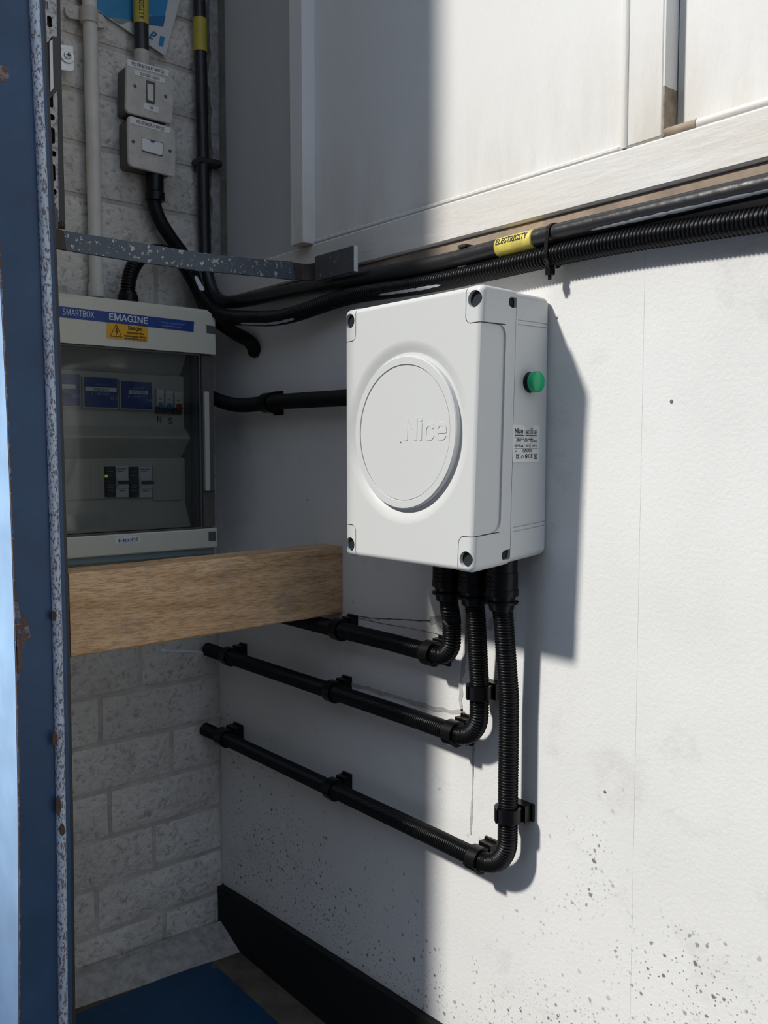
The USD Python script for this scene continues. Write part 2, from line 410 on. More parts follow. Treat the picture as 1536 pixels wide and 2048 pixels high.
# sawn, weathered softwood: grain runs along x
look("sawn_timber", {"g": ("geometry", {}), "map": ("mapping", {"scale": (0.10, 1.0, 1.0), "rotation": (0.0, 0.05, 0.0)}), "w": ("noise_texture", {"scale": 520.0, "detail": 5.0, "roughness": 0.65}),
                     "w2": ("noise_texture", {"scale": 75.0, "detail": 6.0, "roughness": 0.65, "distortion": 0.3}), "rw": ("rgb_ramp", {"ramp": [(0.30, (0.50, 0.295, 0.145)), (0.50, (0.70, 0.445, 0.245)), (0.68, (0.82, 0.56, 0.33))]}),
                     "r1": ("rgb_ramp", {"ramp": [(0.36, (0.50, 0.46, 0.42)), (0.55, (1, 1, 1))]}), "mx": ("mix_color", {"blend_type": "multiply", "fac": 0.75}),
                     "d": ("noise_texture", {"scale": 12.0, "detail": 7.0, "roughness": 0.7}), "dr": ("map_range", {"from_min": 0.54, "from_max": 0.72, "to_max": 0.6, "clamp": True}), "md": ("mix_color", {"b": (0.33, 0.26, 0.20)}),
                     "fx": ("noise_texture", {"scale": 170.0, "detail": 4.0, "roughness": 0.6}), "ad": ("math", {"math_type": "add"}),
                     "b": ("bump", {"strength": 1.0, "distance": 0.0012}), "p": ("principled_bsdf", {"roughness": 0.8, "specular_ior_level": 0.2})},
     [("g.position", "map.vector"), ("map.vector", "w.vector"), ("map.vector", "w2.vector"), ("w2.fac", "rw.fac"), ("w.fac", "r1.fac"), ("rw.color", "mx.a"), ("r1.color", "mx.b"),
      ("g.position", "d.vector"), ("d.fac", "dr.value"), ("dr.result", "md.fac"), ("mx.result", "md.a"), ("md.result", "p.base_color"), ("g.position", "fx.vector"), ("w.fac", "ad.value1"), ("fx.fac", "ad.value2"),
      ("ad.value", "b.height"), ("b.normal", "p.normal")])

# ================================================================== the setting
S = "structure"
YB = 0.540                                                # face of the brick wall
obj("floor", cat(box(-0.47, -0.002, 0.10, 0.545, -0.06, 0.0), ), "dirty_concrete", kind=S)
fp = rrect(-0.47, -0.075, 0.06, 0.475, 0.03)
fv = [(x + 0.008 * math.sin(9 * i), y + 0.008 * math.cos(7 * i)) for i, (x, y) in enumerate(fp.exterior.coords[:-1])]
obj("blue_paint_coat", prism(sg.Polygon(fv).buffer(0.004), (0, 0, 0.0), X, Y, 0.0008), "blue_floor_paint", "/World/floor", label="dark blue painted middle of the floor")
obj("ground", box(-40, 30, -40, 0.098, -0.10, -0.012), "yard_concrete", kind=S)
obj("wall_added_shade", box(-3.9, -3.6, -14, 5, -0.05, 2.55 + ZO), "added_wall_brick", kind=S)  # unseen wall, added to cut the ambient light on the white wall
obj("ceiling", box(-0.478, 0.0, 0.19, 0.75, 1.68 + ZO, 1.74 + ZO), "old_white_lining", kind=S)

# brick wall: mortar bed, then every brick
wb = thing("wall_back", None, None, (0, YB, 0), kind=S)
obj("mortar_bed", box(-0.486, 0.06, YB + 0.004, YB + 0.2, -0.05, 1.72 + ZO), "mortar", wb)
PITCH_Z, Z0 = 0.0826, -0.281 + ZO


def brick(x0, x1, z0, z1, seed):
    w, h = x1 - x0, z1 - z0
    nx, nz = max(3, int(w / 0.022)), 5
    gx, gz = np.linspace(0, 1, nx + 1), np.linspace(0, 1, nz + 1)
    V = []
    for k, z in enumerate(gz):
        for i, x in enumerate(gx):
            e = (k in (0, nz)) or (i in (0, nx))
            p = np.array([x0 + x * w, YB, z0 + z * h])
            bulge = -0.0055 * (meshkit.fbm(p * 38 + seed, 3) - 0.35) * 2
            p[1] += 0.0025 if e else bulge
            if e:
                p[[0, 2]] += (np.array([meshkit.noise(p * 60 + 5), meshkit.noise(p * 60 + 9)]) - 0.5) * 0.0035
            V.append(p)
    V = np.array(V)
    F = []
    for k in range(nz):
        for i in range(nx):
            a = k * (nx + 1) + i
            F += [(a, a + 1, a + nx + 2), (a, a + nx + 2, a + nx + 1)]
    ring = list(range(nx + 1)) + [k * (nx + 1) + nx for k in range(1, nz + 1)] + [nz * (nx + 1) + i for i in range(nx - 1, -1, -1)] + [k * (nx + 1) for k in range(nz - 1, 0, -1)]
    back = V[ring].copy(); back[:, 1] = YB + 0.03
    n0 = len(V)
    V = np.vstack([V, back])
    for a in range(len(ring)):
        b = (a + 1) % len(ring)
        F += [(ring[a], n0 + a, n0 + b), (ring[a], n0 + b, ring[b])]
    return trimesh.Trimesh(V, F, process=False)


joints = {0: -0.157, -1: -0.23, -2: -0.10, -3: -0.217, -4: -0.137, -5: -0.244, -6: -0.12}
for k in range(-6, 17):
    j = joints.get(k, -0.225 if k % 2 else -0.115)
    z0 = Z0 + k * PITCH_Z
    xs = sorted({round(j + i * 0.238, 4) for i in range(-3, 3)})
    cuts = [-0.478] + [x for x in xs if -0.46 < x < -0.02] + [0.0]
    for a, b in zip(cuts, cuts[1:]):
        zb = max(z0 + 0.0045, 0.0)
        obj("brick", brick(a + 0.004, b - 0.004, zb, z0 + PITCH_Z - 0.004, k + 31 * a), "brick_paint", wb, smooth=50)

# closing wall on the left: blue cladding outside with sunlight painted into its colour, dark inside
wl = thing("wall_left", None, None, (-0.48, 0.30, 0), kind=S)
obj("inner_lining", box(-0.4775, -0.470, 0.185, 0.545, 0.0, 1.679 + ZO), "old_white_lining", wl)

# white wall: lower boards with hairline joints, then the framed upper boards
wr = thing("wall_right", None, None, (0, 0, 0), kind=S)
TOPZ = 1.85 + ZO
for y0, y1 in ((0.16505, 0.60), (-0.35495, 0.16495), (-1.4, -0.35505), (-2.6, -1.4001)):
    obj("board", box(0.0, 0.05, y0, y1, -0.05, 0.405 + ZO, 0.00018), "white_wall_paint", wr)
RX = -0.010                                              # face of the rail
zr0, zr1 = px(1410, 350, 0, RX)[2], px(900, 404, 0, RX)[2]
obj("backing", box(0.035, 0.06, -2.6, 0.60, 0.40 + ZO, TOPZ), "dirty_board", wr)
obj("rail", box(RX, 0.034, -2.6, 0.5395, zr0, zr1, 0.0025), "rail_paint", wr)
obj("stained_strip", box(-0.0045, 0.0345, -2.6, 0.5395, 0.3852 + ZO, zr0 - 0.0005, 0.0008), "stained_wood", wr, label="brown stained strip under the rail")
obj("rail_lip", box(RX + 0.002, 0.0, -0.325, 0.225, zr1 + 0.0006, zr1 + 0.006, 0.0015), "rail_paint", wr)
yg = px(1256, 150, 0, -0.006)[1]
ys = px(1327, 150, 0, -0.0095)[1]
yb0 = px(628, 200, 0, -0.006)[1]
xb = px(605, 300, 1, yb0)[0]
yb1 = px(580, 300, 0, xb)[1]
obj("panel", box(-0.004, 0.034, yg + 0.001, yb0, zr1 + 0.0004, TOPZ, 0.0008), "white_board_paint", wr)
obj("bead", cyl((-0.0055, yg + 0.0025, zr1 + 0.001), (-0.0055, yg + 0.0025, TOPZ), 0.0045, 14), "white_board_paint", wr)
obj("stile", box(-0.0095, 0.034, ys, yg - 0.0022, zr1 + 0.0004, TOPZ, 0.002), "white_board_paint", wr)
xs2 = px(1353, 150, 1, ys)[0]
obj("stile_edge", box(-0.0085, xs2, ys - 0.0012, ys + 0.001, zr1 + 0.05, TOPZ, 0.0003), "white_board_paint", wr)
obj("worn_stile_edge", box(-0.0085, xs2, ys - 0.0013, ys + 0.001, zr1 + 0.0004, zr1 + 0.0495, 0.0003), "bare_wood_edge", wr, label="bare brown wood at the foot of the stile")
obj("panel", box(xs2, 0.034, -1.2, ys - 0.0015, zr1 + 0.0004, TOPZ, 0.0008), "white_board_paint", wr)
obj("bead", sweep(np.array([(-0.004, ys - 0.0015, zr1 + 0.004), (-0.004, -1.2, zr1 + 0.004)]), 0.0052, step=0.02, n=14), "rail_paint", wr)
obj("worn_bead", sweep(np.array([(-0.0045, ys - 0.0012, zr1 + 0.004), (-0.0045, ys - 0.036, zr1 + 0.004)]), 0.0054, step=0.01, n=14), "bare_wood_edge", wr, label="bare wood end of the bead")
obj("batten", box(xb, 0.034, yb0, yb1, zr1 + 0.0004, TOPZ, 0.0008), "white_board_paint", wr)
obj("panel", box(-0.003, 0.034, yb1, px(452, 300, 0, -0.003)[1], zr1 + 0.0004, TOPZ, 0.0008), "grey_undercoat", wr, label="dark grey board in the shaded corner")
# rough edge of old mortar up the corner
zz = np.linspace(0.44, 0.97, 70) + ZO
xe = -0.014 + 0.007 * (meshkit.fbm(np.c_[zz * 30, zz * 0, zz * 0], 4) - 0.5) * 2
obj("mortar_edge", prism(sg.Polygon(list(zip(xe, zz)) + [(0.004, zz[-1]), (0.004, zz[0])]), (0, 0.5385, 0), X, Z, 0.012), "mortar_white", wr, label="rough strip of old mortar in the corner")


def ribbon(pts, w, seed, jag=0.5, x=-0.0005):
    """an uneven smear on the white wall, from photo points of its middle"""
    P = np.array([px(a, b, 0, 0.0)[1:] for a, b in pts])
    s = np.r_[0, np.cumsum(np.linalg.norm(np.diff(P, axis=0), axis=1))]
    u = np.linspace(0, s[-1], max(6, int(s[-1] / 0.003)))
    P = np.stack([np.interp(u, s, P[:, k]) for k in (0, 1)], 1)
    T = np.gradient(P, axis=0); T /= np.linalg.norm(T, axis=1, keepdims=True)
    N = np.stack([-T[:, 1], T[:, 0]], 1)
    q = np.c_[u * 90, u * 0 + seed, u * 0]
    a = w * (0.5 + jag * (meshkit.fbm(q, 4) - 0.5) * 2); b = w * (0.5 + jag * (meshkit.fbm(q + 7.7, 4) - 0.5) * 2)
    a[0] = a[-1] = b[0] = b[-1] = w * 0.08
    a, b = np.maximum(a, w * 0.05), np.maximum(b, w * 0.05)
    L = np.vstack([P + N * a[:, None], (P - N * b[:, None])[::-1]])
    pol = sg.Polygon([(-y, z) for y, z in L]).buffer(0)
    return prism(pol, (0.0002, 0, 0), -Y, Z, 0.0002 - x)


obj("filler_smear", ribbon([(690, 1366), (740, 1378), (800, 1397), (860, 1415), (905, 1424), (930, 1424)], 0.0065, 1), "filler", wr)
obj("filler_smear", ribbon([(925, 1424), (921, 1395), (924, 1350), (930, 1300), (934, 1255), (934, 1180)], 0.006, 2), "filler", wr)
obj("filler_smear", ribbon([(948, 1490), (946, 1530), (945, 1580), (943, 1640), (941, 1670)], 0.0032, 3), "filler", wr)
obj("filler_smear", ribbon([(858, 1242), (872, 1240), (884, 1237)], 0.012, 4), "filler", wr)
obj("filler_smear", ribbon([(982, 1262), (978, 1250), (984, 1235)], 0.008, 5), "filler", wr)
obj("crack_line", ribbon([(692, 1229), (740, 1236), (800, 1239), (862, 1242)], 0.0016, 6, 0.8), "crack", wr)
obj("crack_line", ribbon([(690, 1229), (760, 1246), (830, 1258), (884, 1270)], 0.0006, 7, 0.8), "crack", wr)
for (a, b), r in (((1343, 803), 0.0022), ((1114, 636), 0.0018), ((706, 1203), 0.0015), ((615, 1000), 0.0016), ((1210, 1584), 0.002)):
    p = px(a, b, 0, 0.0)
    obj("screw_hole", lathe(p + (0.0004, 0, 0), -X, [(0, r), (0.0006, r * 0.9), (0.0008, r * 0.6)], 12), "crack", wr)
sk = thing("baseboard_right", None, None, (0, 0, 0), kind=S)
ss = [(0.539, 0.0), (0.539, px(452, 1780, 0, -0.008)[2]), (0.44, px(500, 1808, 0, -0.008)[2]), (0.125, px(720, 1950, 0, -0.008)[2]), (-0.09, px(850, 2030, 0, -0.008)[2]), (-2.4, px(850, 2030, 0, -0.008)[2]), (-2.4, -0.012), (0.10, -0.012), (0.10, 0.0)]
obj("bitumen_upstand", prism(sg.Polygon([(-y, z) for y, z in ss]), (-0.0005, 0, 0), -Y, Z, 0.012), "black_bitumen", sk)
obj("concrete_fillet", hull([(-0.0005, 0.53, 0.0), (-0.0005, 0.53, 0.03), (-0.4, 0.53, 0.0), (-0.4, 0.53, 0.045), (-0.0005, 0.46, 0.0), (-0.4, 0.50, 0.0)]), "mortar_white", "/World/floor")

# ================================================================== steel post at the left of the opening
YP = 0.150
ZZ = np.linspace(-0.012, 1.75 + ZO, 60)


def edge_x(pairs, y):
    """x of an upright edge of the slightly bowed post, through photo points, as a function of z"""
    q = np.array([px(a, b, 1, y)[[0, 2]] for a, b in pairs])
    c = np.polyfit(q[:, 1], q[:, 0], 2)
    return np.clip(np.polyval(c, np.clip(ZZ, 0.1, 0.72 + ZO)), -0.6, 0)


def strip(xa, xc, y0, y1):
    """an upright bar between the edges xa(z) and xc(z)"""
    n = len(ZZ)
    V = np.vstack([np.c_[xa, np.full(n, y0), ZZ], np.c_[xc, np.full(n, y0), ZZ], np.c_[xc, np.full(n, y1), ZZ], np.c_[xa, np.full(n, y1), ZZ]])
    F = []
    for i in range(n - 1):
        for k in range(4):
            a, b = k * n + i, ((k + 1) % 4) * n + i
            F += [(a, b, b + 1), (a, b + 1, a + 1)]
    F += [(0, 2 * n, n), (0, 3 * n, 2 * n), (n - 1, 2 * n - 1, 3 * n - 1), (n - 1, 3 * n - 1, 4 * n - 1)]
    return trimesh.Trimesh(V, F, process=False)


post = thing("steel_post", "blue painted steel post with a rusty bare edge, left of the opening", "post", (-0.45, YP, -0.012))
E = edge_x(((1, 560), (10, 700), (25, 1024), (35, 1524), (39, 2040)), YP)
obj("cladding", strip(E + 0.0004, E + 0.0075, YP + 0.0064, 0.75), "blue_paint_sunlit", wl, label="blue outer face with the sunlight painted into its colour")
C1 = edge_x(((60, 0), (74, 540), (101, 1024), (109, 1500), (114, 2040)), YP)
C2 = edge_x(((78, 0), (98, 540), (121, 1024), (129, 1500), (136, 2040)), YP)
C3 = edge_x(((84, 0), (106, 540), (128, 1024), (136, 1500), (144, 2040)), YP)
C4 = edge_x(((88, 0), (111, 540), (133, 1024), (141, 1500), (149, 2040)), YP + 0.006)
obj("face_plate", strip(E + 0.0012, C1 + 0.004, YP, YP + 0.006), "blue_steel_paint", post)
obj("rusty_corner", strip(E - 0.0004, E + 0.0011, YP - 0.0004, YP + 0.0015), "rusty_edge", post, label="thin rusty corner edge")
c = (C1 + C2) / 2
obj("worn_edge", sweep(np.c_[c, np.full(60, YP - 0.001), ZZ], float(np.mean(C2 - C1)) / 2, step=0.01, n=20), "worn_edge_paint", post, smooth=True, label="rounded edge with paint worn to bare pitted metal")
obj("return_flange", strip(C2 - 0.002, C3, YP - 0.001, YP + 0.010), "blue_steel_paint", post)
obj("dark_lip", strip(C3 - 0.001, C4, YP + 0.003, YP + 0.016), "dark_steel", post)


def xz(a, b, y):
    p = px(a, b, 1, y)
    return (p[0], p[2])


def poly_xz(pts, y, d, soft=0.0):
    g = sg.Polygon([xz(a, b, y) for a, b in pts])
    if soft:
        g = g.buffer(-soft).buffer(soft, quad_segs=4)
    return prism(g, (0, y + d, 0), X, Z, d)


YH = YP + 0.012
obj("rust_patch", poly_xz([(31, 1165), (36, 1205), (41, 1232), (53, 1238), (62, 1272), (50, 1284), (44, 1302), (42, 1340), (36, 1372), (33, 1300)], YP - 0.0004, 0.0006), "rusty_edge", post)
obj("rust_patch", poly_xz([(-10, 128), (14, 133), (21, 150), (12, 164), (-10, 160)], YP - 0.0004, 0.0006), "rusty_edge", post)
for a, b, ra, rb in ((110, 1478, 5, 16), (117, 1612, 5, 20), (108, 1232, 5, 10), (125, 1660, 5, 12)):
    obj("rust_spot", poly_xz([(a + ra * math.cos(t), b + rb * math.sin(t)) for t in np.linspace(0, 2 * math.pi, 12, endpoint=False)], YP - 0.0078, 0.002), "rust_and_shade_brown", post)
hook = thing("latch_staple", "thick rusty steel latch staple welded to the post edge near the top", "latch", px(104, 195, 1, YH))
obj("hasp_plate", poly_xz([(105, 72), (116, 74), (119, 178), (97, 200), (95, 192), (106, 176)], YH, 0.010), "dark_steel", hook)
obj("worn_plate", poly_xz([(92, 96), (97, 82), (105, 78), (107, 175), (98, 186), (94, 150)], YH - 0.002, 0.005), "rust_and_shade_brown", hook)
obj("bright_rim", poly_xz([(99, 84), (105, 78), (107, 176), (101, 184)], YH - 0.0035, 0.0014), "white_smear_and_lit", hook, label="pale worn rim")
tab = thing("steel_lug", "small blue grey lug with a bolt stub at the left end of the flat bar", "lug", px(110, 460, 1, YH))
obj("lug_plate", poly_xz([(103, 420), (106, 410), (112, 410), (116, 420), (117, 452), (112, 460), (105, 458)], YH, 0.008), "flaking_bar_paint", tab)
q = px(116, 449, 1, YH + 0.004)
obj("bolt_stub", cat(*[cyl(q + X * (0.0012 * i), q + X * (0.0012 * i + 0.0009), 0.0042 if i % 2 else 0.0035, 16) for i in range(6)]), "rust_and_shade_brown", tab)

# slotted galvanised channel behind the post
YC = 0.235
ch = thing("slotted_channel", "galvanised slotted steel channel standing behind the blue post", "channel", px(100, 456, 1, YC))
za, zb = px(100, 456, 1, YC)[2], 1.20 + ZO
pl = sg.Polygon([xz(94, 456, YC), xz(119, 456, YC), xz(116, -160, YC), xz(80, -160, YC)])
for a, b, w, h in ((99, 43, 9, 20), (102, 200, 8, 28), (103, 234, 13, 9), (104, 271, 11, 30), (106, 307, 13, 8), (106, 345, 9, 32), (107, 383, 13, 9), (108, 420, 9, 26)):
    p0, p1 = xz(a - w / 2, b + h / 2, YC), xz(a + w / 2, b - h / 2, YC)
    r = 0.45 * min(p1[0] - p0[0], p1[1] - p0[1])
    pl = pl.difference(rrect(p0[0], p1[0], p0[1], p1[1], r))
obj("slotted_web", prism(pl, (0, YC + 0.002, 0), X, Z, 0.002), "galvanised", ch)
obj("edge_strip", poly_xz([(119, 456), (131, 458), (127, 320), (123, 150), (118, -160), (113, -160)], YC - 0.001, 0.004), "dark_steel", ch, label="black return edge")
obj("back_flange", poly_xz([(90, 456), (94, 456), (84, -160), (80, -160)], YC + 0.0022, 0.03), "galvanised", ch)
o, e1, e2 = np.array([*xz(90, 24, YC - 0.0003)]), X, Z
obj("slot_shade_sheet", poly_xz([(94, 456), (118, 456), (115, -160), (81, -160)], YC + 0.008, 0.004), "rust_and_shade_brown", ch, label="dark sheet giving the slots their shade")  # backing whose dark brown stands in for shade behind the slots
obj("barcode_sticker", cat(*[box(px(87 + 2.4 * i, 8, 1, YC - 0.0006)[0], px(88 + 2.4 * i, 8, 1, YC - 0.0006)[0], YC - 0.0006, YC - 0.0002, px(90, 16 + (i % 3), 1, YC)[2], px(90, 2, 1, YC)[2], 0.00001) for i in range(4)]), "print_black", ch)
YK = 0.515
bp = thing("bolted_bracket", "bright zinc bracket tab with a washer and screw beside the slotted channel", "bracket", px(136, 142, 1, YK))
obj("bracket_plate", poly_xz([(112, 88), (146, 92), (148, 138), (144, 142), (112, 138)], YK, 0.0025, 0.002), "zinc", bp)
p = px(134, 112, 1, YK)
obj("washer", cyl(p, p - Y * 0.0025, 0.0112, 28, 0.0005), "zinc", bp)
w = obj("screw_head", lathe(p - Y * 0.0025, -Y, [(0, 0.0062), (0.0022, 0.0055), (0.0032, 0.003)], 24), "zinc", bp)
obj("cross_slot", cat(box(p[0] - 0.003, p[0] + 0.003, p[1] - 0.0062, p[1] - 0.0055, p[2] - 0.0007, p[2] + 0.0007, 0.0001), box(p[0] - 0.0007, p[0] + 0.0007, p[1] - 0.0062, p[1] - 0.0055, p[2] - 0.003, p[2] + 0.003, 0.0001)), "dark_steel", w)
obj("wall_block", box(p[0] - 0.02, p[0] + 0.004, YK + 0.0026, YB - 0.002, p[2] - 0.014, p[2] + 0.014), "galvanised", bp)

# flat bar across the opening, bent along the wall at its end
YF = 0.195
fb = thing("flat_bar", "blue grey flat steel bar with flaking paint across the opening above the meter box", "bar", px(107, 497, 1, YF))
zt = lambda a, b: xz(a, b, YF)
obj("bare_end", poly_xz([(106, 455), (127, 461), (133, 500), (106, 495)], YF, 0.006), "bare_rusty_bar", fb, label="bare dark brown end")
obj("painted_bar", poly_xz([(127, 461), (250, 481), (400, 505), (500, 517), (584, 523), (590, 559), (500, 550), (400, 541), (250, 519), (133, 500)], YF, 0.006), "flaking_bar_paint", fb)
za_, zb_ = xz(590, 559, YF)[1], xz(586, 523, YF)[1]
x0_ = xz(586, 523, YF)[0]
bend = [np.array([x0_, YF + 0.003]), np.array([-0.048, YF + 0.003])] + [np.array([-0.053 + 0.016 * math.sin(t), YF + 0.003 - 0.016 * (1 - math.cos(t))]) for t in np.linspace(0.2, math.pi / 2, 6)] + [np.array([-0.037, 0.178])]
bend = np.array(bend)


def band(P, z0, z1, th):
    T = np.gradient(P, axis=0); T /= np.linalg.norm(T, axis=1, keepdims=True)
    N = np.stack([-T[:, 1], T[:, 0]], 1) * th / 2
    return prism(sg.Polygon(np.vstack([P + N, (P - N)[::-1]])), (0, 0, z0), X, Y, z1 - z0)


obj("bare_bend", band(bend, za_ + 0.001, zb_ - 0.001, 0.006), "bare_rusty_bar", fb, label="bare dark brown bend")
yt = px(708, 515, 0, -0.040)[1]
obj("turned_end", box(-0.040, -0.034, yt, 0.178, za_ - 0.002, zb_ + 0.008, 0.0006), "scuffed_steel", fb, label="scuffed dark end turned along the wall")
obj("lit_end", box(-0.0403, -0.0337, yt - 0.0008, yt + 0.0005, za_ - 0.002, zb_ + 0.008, 0.0003), "white_smear_and_lit", fb, label="end face whitened for the light on it")  # white colour stands in for light catching the end of the bar

# timber across the opening
YT = 0.165


def timber():
    x0, x1, y0, y1 = -0.4165, -0.0005, YT, 0.218
    nx = 60
    u = np.linspace(0, 1, nx + 1)
    zt_ = np.interp(u, [0, 1], [px(140, 1148, 1, YT)[2], px(683, 1093, 1, YT)[2]])
    zb_ = np.interp(u, [0, 1], [px(141, 1316, 1, YT)[2], px(684, 1227, 1, YT)[2]])
    sec = []
    for k in range(nx + 1):
        c = 0.0022
        a = [(y0, zb_[k] + c), (y0, zt_[k] - c), (y0 + c, zt_[k]), (y1 - c, zt_[k]), (y1, zt_[k] - c), (y1, zb_[k] + c), (y1 - c, zb_[k]), (y0 + c, zb_[k])]
        sec.append([(x0 + u[k] * (x1 - x0), y, z) for y, z in a])
    V = np.array(sec)
    V[..., 1] += (meshkit.fbm(V * 45, 3) - 0.5) * 0.0016
    V[..., 2] += (meshkit.fbm(V * 45 + 3, 3) - 0.5) * 0.0022
    n = 8
    V = V.reshape(-1, 3)
    F = []
    for i in range(nx):
        for k in range(n):
            a, b = i * n + k, i * n + (k + 1) % n
            F += [(a, a + n, b + n), (a, b + n, b)]
    for k in range(1, n - 1):
        F += [(0, k, k + 1), (nx * n, nx * n + k + 1, nx * n + k)]
    return trimesh.Trimesh(V, F, process=True)


obj("timber_beam", timber(), "sawn_timber", smooth=25, label="rough sawn brown timber beam wedged between the blue post and the white wall", cat="beam")

# ================================================================== control box on the white wall
BW, BH, BD = 0.232, 0.310, 0.122


def on_box(mesh):
    """box space (along the wall, up, out of the wall) to the scene, with the casing's slight taper"""
    t = tmesh(mesh)
    v = np.array(t.vertices)
    u, h, w = v.T
    fu, fh, fw_ = u / BW, h / BH, w / BD
    u2 = u + fw_ * fu * (-0.0045 + 0.0125 * fh)
    h2 = h + 0.0125 * (1 - fh) * (1 - fw_) * (0.35 + 0.65 * fu)
    return trimesh.Trimesh(np.c_[-w, -u2, h2 + ZO], t.faces, process=False)


def ext(poly, w0, w1):
    polys = [np.array(g.exterior.coords)[:-1] for g in getattr(poly, "geoms", [poly])]
    holes = [np.array(i.coords)[:-1] for g in getattr(poly, "geoms", [poly]) for i in g.interiors]
    return mf.Manifold.extrude(mf.CrossSection(polys + holes, mf.FillRule.EvenOdd), w1 - w0).translate((0, 0, w0))


def ext_side(poly, u0, u1):
    """extrude a (w, v) polygon along u"""
    c = mf.CrossSection([np.array(poly.exterior.coords)[:-1]], mf.FillRule.EvenOdd)
    q = mf.Manifold.extrude(c, u1 - u0)                   # (a, b, t)
    return q.transform(np.array([[0, 0, 1, u0], [0, 1, 0, 0], [1, 0, 0, 0]], float))


cb = thing("gate_control_box", "pale grey control box with a round cover, mounted on the white wall", "control box", (0, -BW / 2, ZO))
base = rbox(0.001, BW - 0.001, 0.001, BH - 0.001, 0.0, 0.20, 0.009, 24) ^ mf.Manifold.cube((1, 1, 0.0630)).translate((-0.1, -0.1, 0.0))
for v0 in (0.2715, 0.0365):
    for dv in (0.0, 0.0048):
        base -= mf.Manifold.cube((0.004, 0.0012, 0.053)).translate((BW - 0.0022, v0 + dv, 0.0065))
obj("base", on_box(base), "enclosure_plastic", cb)
obj("gasket", on_box(ext(rrect(0.0045, BW - 0.0045, 0.0045, BH - 0.0045, 0.008), 0.0629, 0.0650)), "screw_well", cb)
lid = rbox(0.0, BW, 0.0, BH, 0.03, BD, 0.0075, 28) ^ mf.Manifold.cube((1, 1, 0.2)).translate((-0.1, -0.1, 0.0648))
CAPW, CAPH, MARG = 0.0225, 0.0395, 0.0011
sites = [(0, 1), (1, 1), (0, 0), (1, 0)]


def cap_poly(su, sv, grow=0.0):
    p = rrect(-0.03, CAPW, -0.03, CAPH, 0.0075)
    if grow:
        p = p.buffer(grow)
    q = np.array(p.exterior.coords)
    if su:
        q[:, 0] = BW - q[:, 0]
    if sv:
        q[:, 1] = BH - q[:, 1]
    return sg.Polygon(q)


HU, HV, HR = 0.0112, 0.0150, 0.0091
hole_at = [((BW - HU) if su else HU, (BH - HV) if sv else HV) for su, sv in sites]
body = lid
for (su, sv), (hu, hv) in zip(sites, hole_at):
    body -= ext(cap_poly(su, sv, MARG), 0.0815, 0.2)
    body -= mf.Manifold.cylinder(0.06, HR, HR, 40).translate((hu, hv, 0.092))
rec = lambda a, b: rrect(0.0805, 0.15, a, b, 0.013)
body -= ext_side(rec(CAPH + 0.0005, BH - CAPH - 0.0005), BW - 0.0022, BW + 0.02)
body -= ext_side(rec(CAPH + 0.0005, BH - CAPH - 0.0005), -0.02, 0.0022)
body -= mf.Manifold.cube((BW - 2 * CAPW - 0.001, 0.02, 0.2)).translate((CAPW + 0.0005, BH - 0.0016, 0.0805))
body -= mf.Manifold.cube((BW - 2 * CAPW - 0.001, 0.02, 0.2)).translate((CAPW + 0.0005, -0.0184, 0.0805))
CU, CV, RD, RH = 0.1135, 0.1545, 0.0890, 0.1075
rr = np.linspace(0, 1, 18)
prof = [(0.0, BD + 0.02), (RH, BD + 0.02), (RH, BD + 0.0001)] + [(RH + (RD + 0.004 - RH) * t, BD - 0.0048 * t ** 1.8) for t in rr[1:]] + [(0.0, BD - 0.0048)]
dish = mf.Manifold.revolve(mf.CrossSection([np.array(prof)[::-1]], mf.FillRule.NonZero), 144).translate((CU, CV, 0))
body -= dish
for v0 in (BH - 0.0205, 0.0065):
    body -= ext_side(rrect(0.055, 0.0775, v0, v0 + 0.0115, 0.005), BW - 0.008, BW + 0.02)
obj("lid", on_box(body), "enclosure_plastic", cb)
for (su, sv), (hu, hv) in zip(sites, hole_at):
    q = (lid ^ ext(cap_poly(su, sv), 0.0815, 0.2)) - mf.Manifold.cylinder(0.06, HR, HR, 40).translate((hu, hv, 0.092))
    c_ = obj("corner_cap", on_box(q), "enclosure_plastic", cb)
    obj("screw_plug", on_box(mf.Manifold.cylinder(0.0255, HR - 0.0002, HR - 0.0002, 36).translate((hu, hv, 0.0921))), "screw_well", c_, label="dark plug filling the hole nearly to its rim")  # near-black plug, stops just short of the rim
for v0 in (BH - 0.0205, 0.0065):
    obj("slot_plug", on_box(ext_side(rrect(0.0652, 0.0770, v0 + 0.0004, v0 + 0.0111, 0.004), BW - 0.009, BW - 0.0045)), "screw_well", cb, label="dark bottom of the lid slot")
gr = mf.Manifold.cylinder(0.004, 0.0793, 0.0793, 144) - mf.Manifold.cylinder(0.004, 0.0783, 0.0783, 144)
disc = mf.Manifold.revolve(mf.CrossSection([np.array([(0, BD - 0.009), (RD, BD - 0.009), (RD, BD + 0.0012), (RD - 0.0012, BD + 0.0024), (0.0796, BD + 0.0024), (0.0787, BD + 0.0016), (0, BD + 0.0016)])], mf.FillRule.NonZero), 144)
disc -= gr.translate((0, 0, BD + 0.0006))
disc -= mf.Manifold.cylinder(0.004, 0.0013, 0.0013, 16).translate((-0.0035, -0.0115, BD + 0.0002))
obj("round_cover", on_box(disc.translate((CU, CV, 0))), "enclosure_plastic", cb, smooth=30)
t = meshkit.text_mesh("Nice", 0.0245, 0.0006, True)
v = np.array(t.vertices); v[:, 0] -= t.bounds[0][0]; v[:, 0] *= 0.069 / (t.bounds[1][0] - t.bounds[0][0])
t.vertices = v + (0.1175, 0.1465, BD + 0.0015)
obj("raised_lettering", on_box(t), "enclosure_plastic", cb, smooth=False)
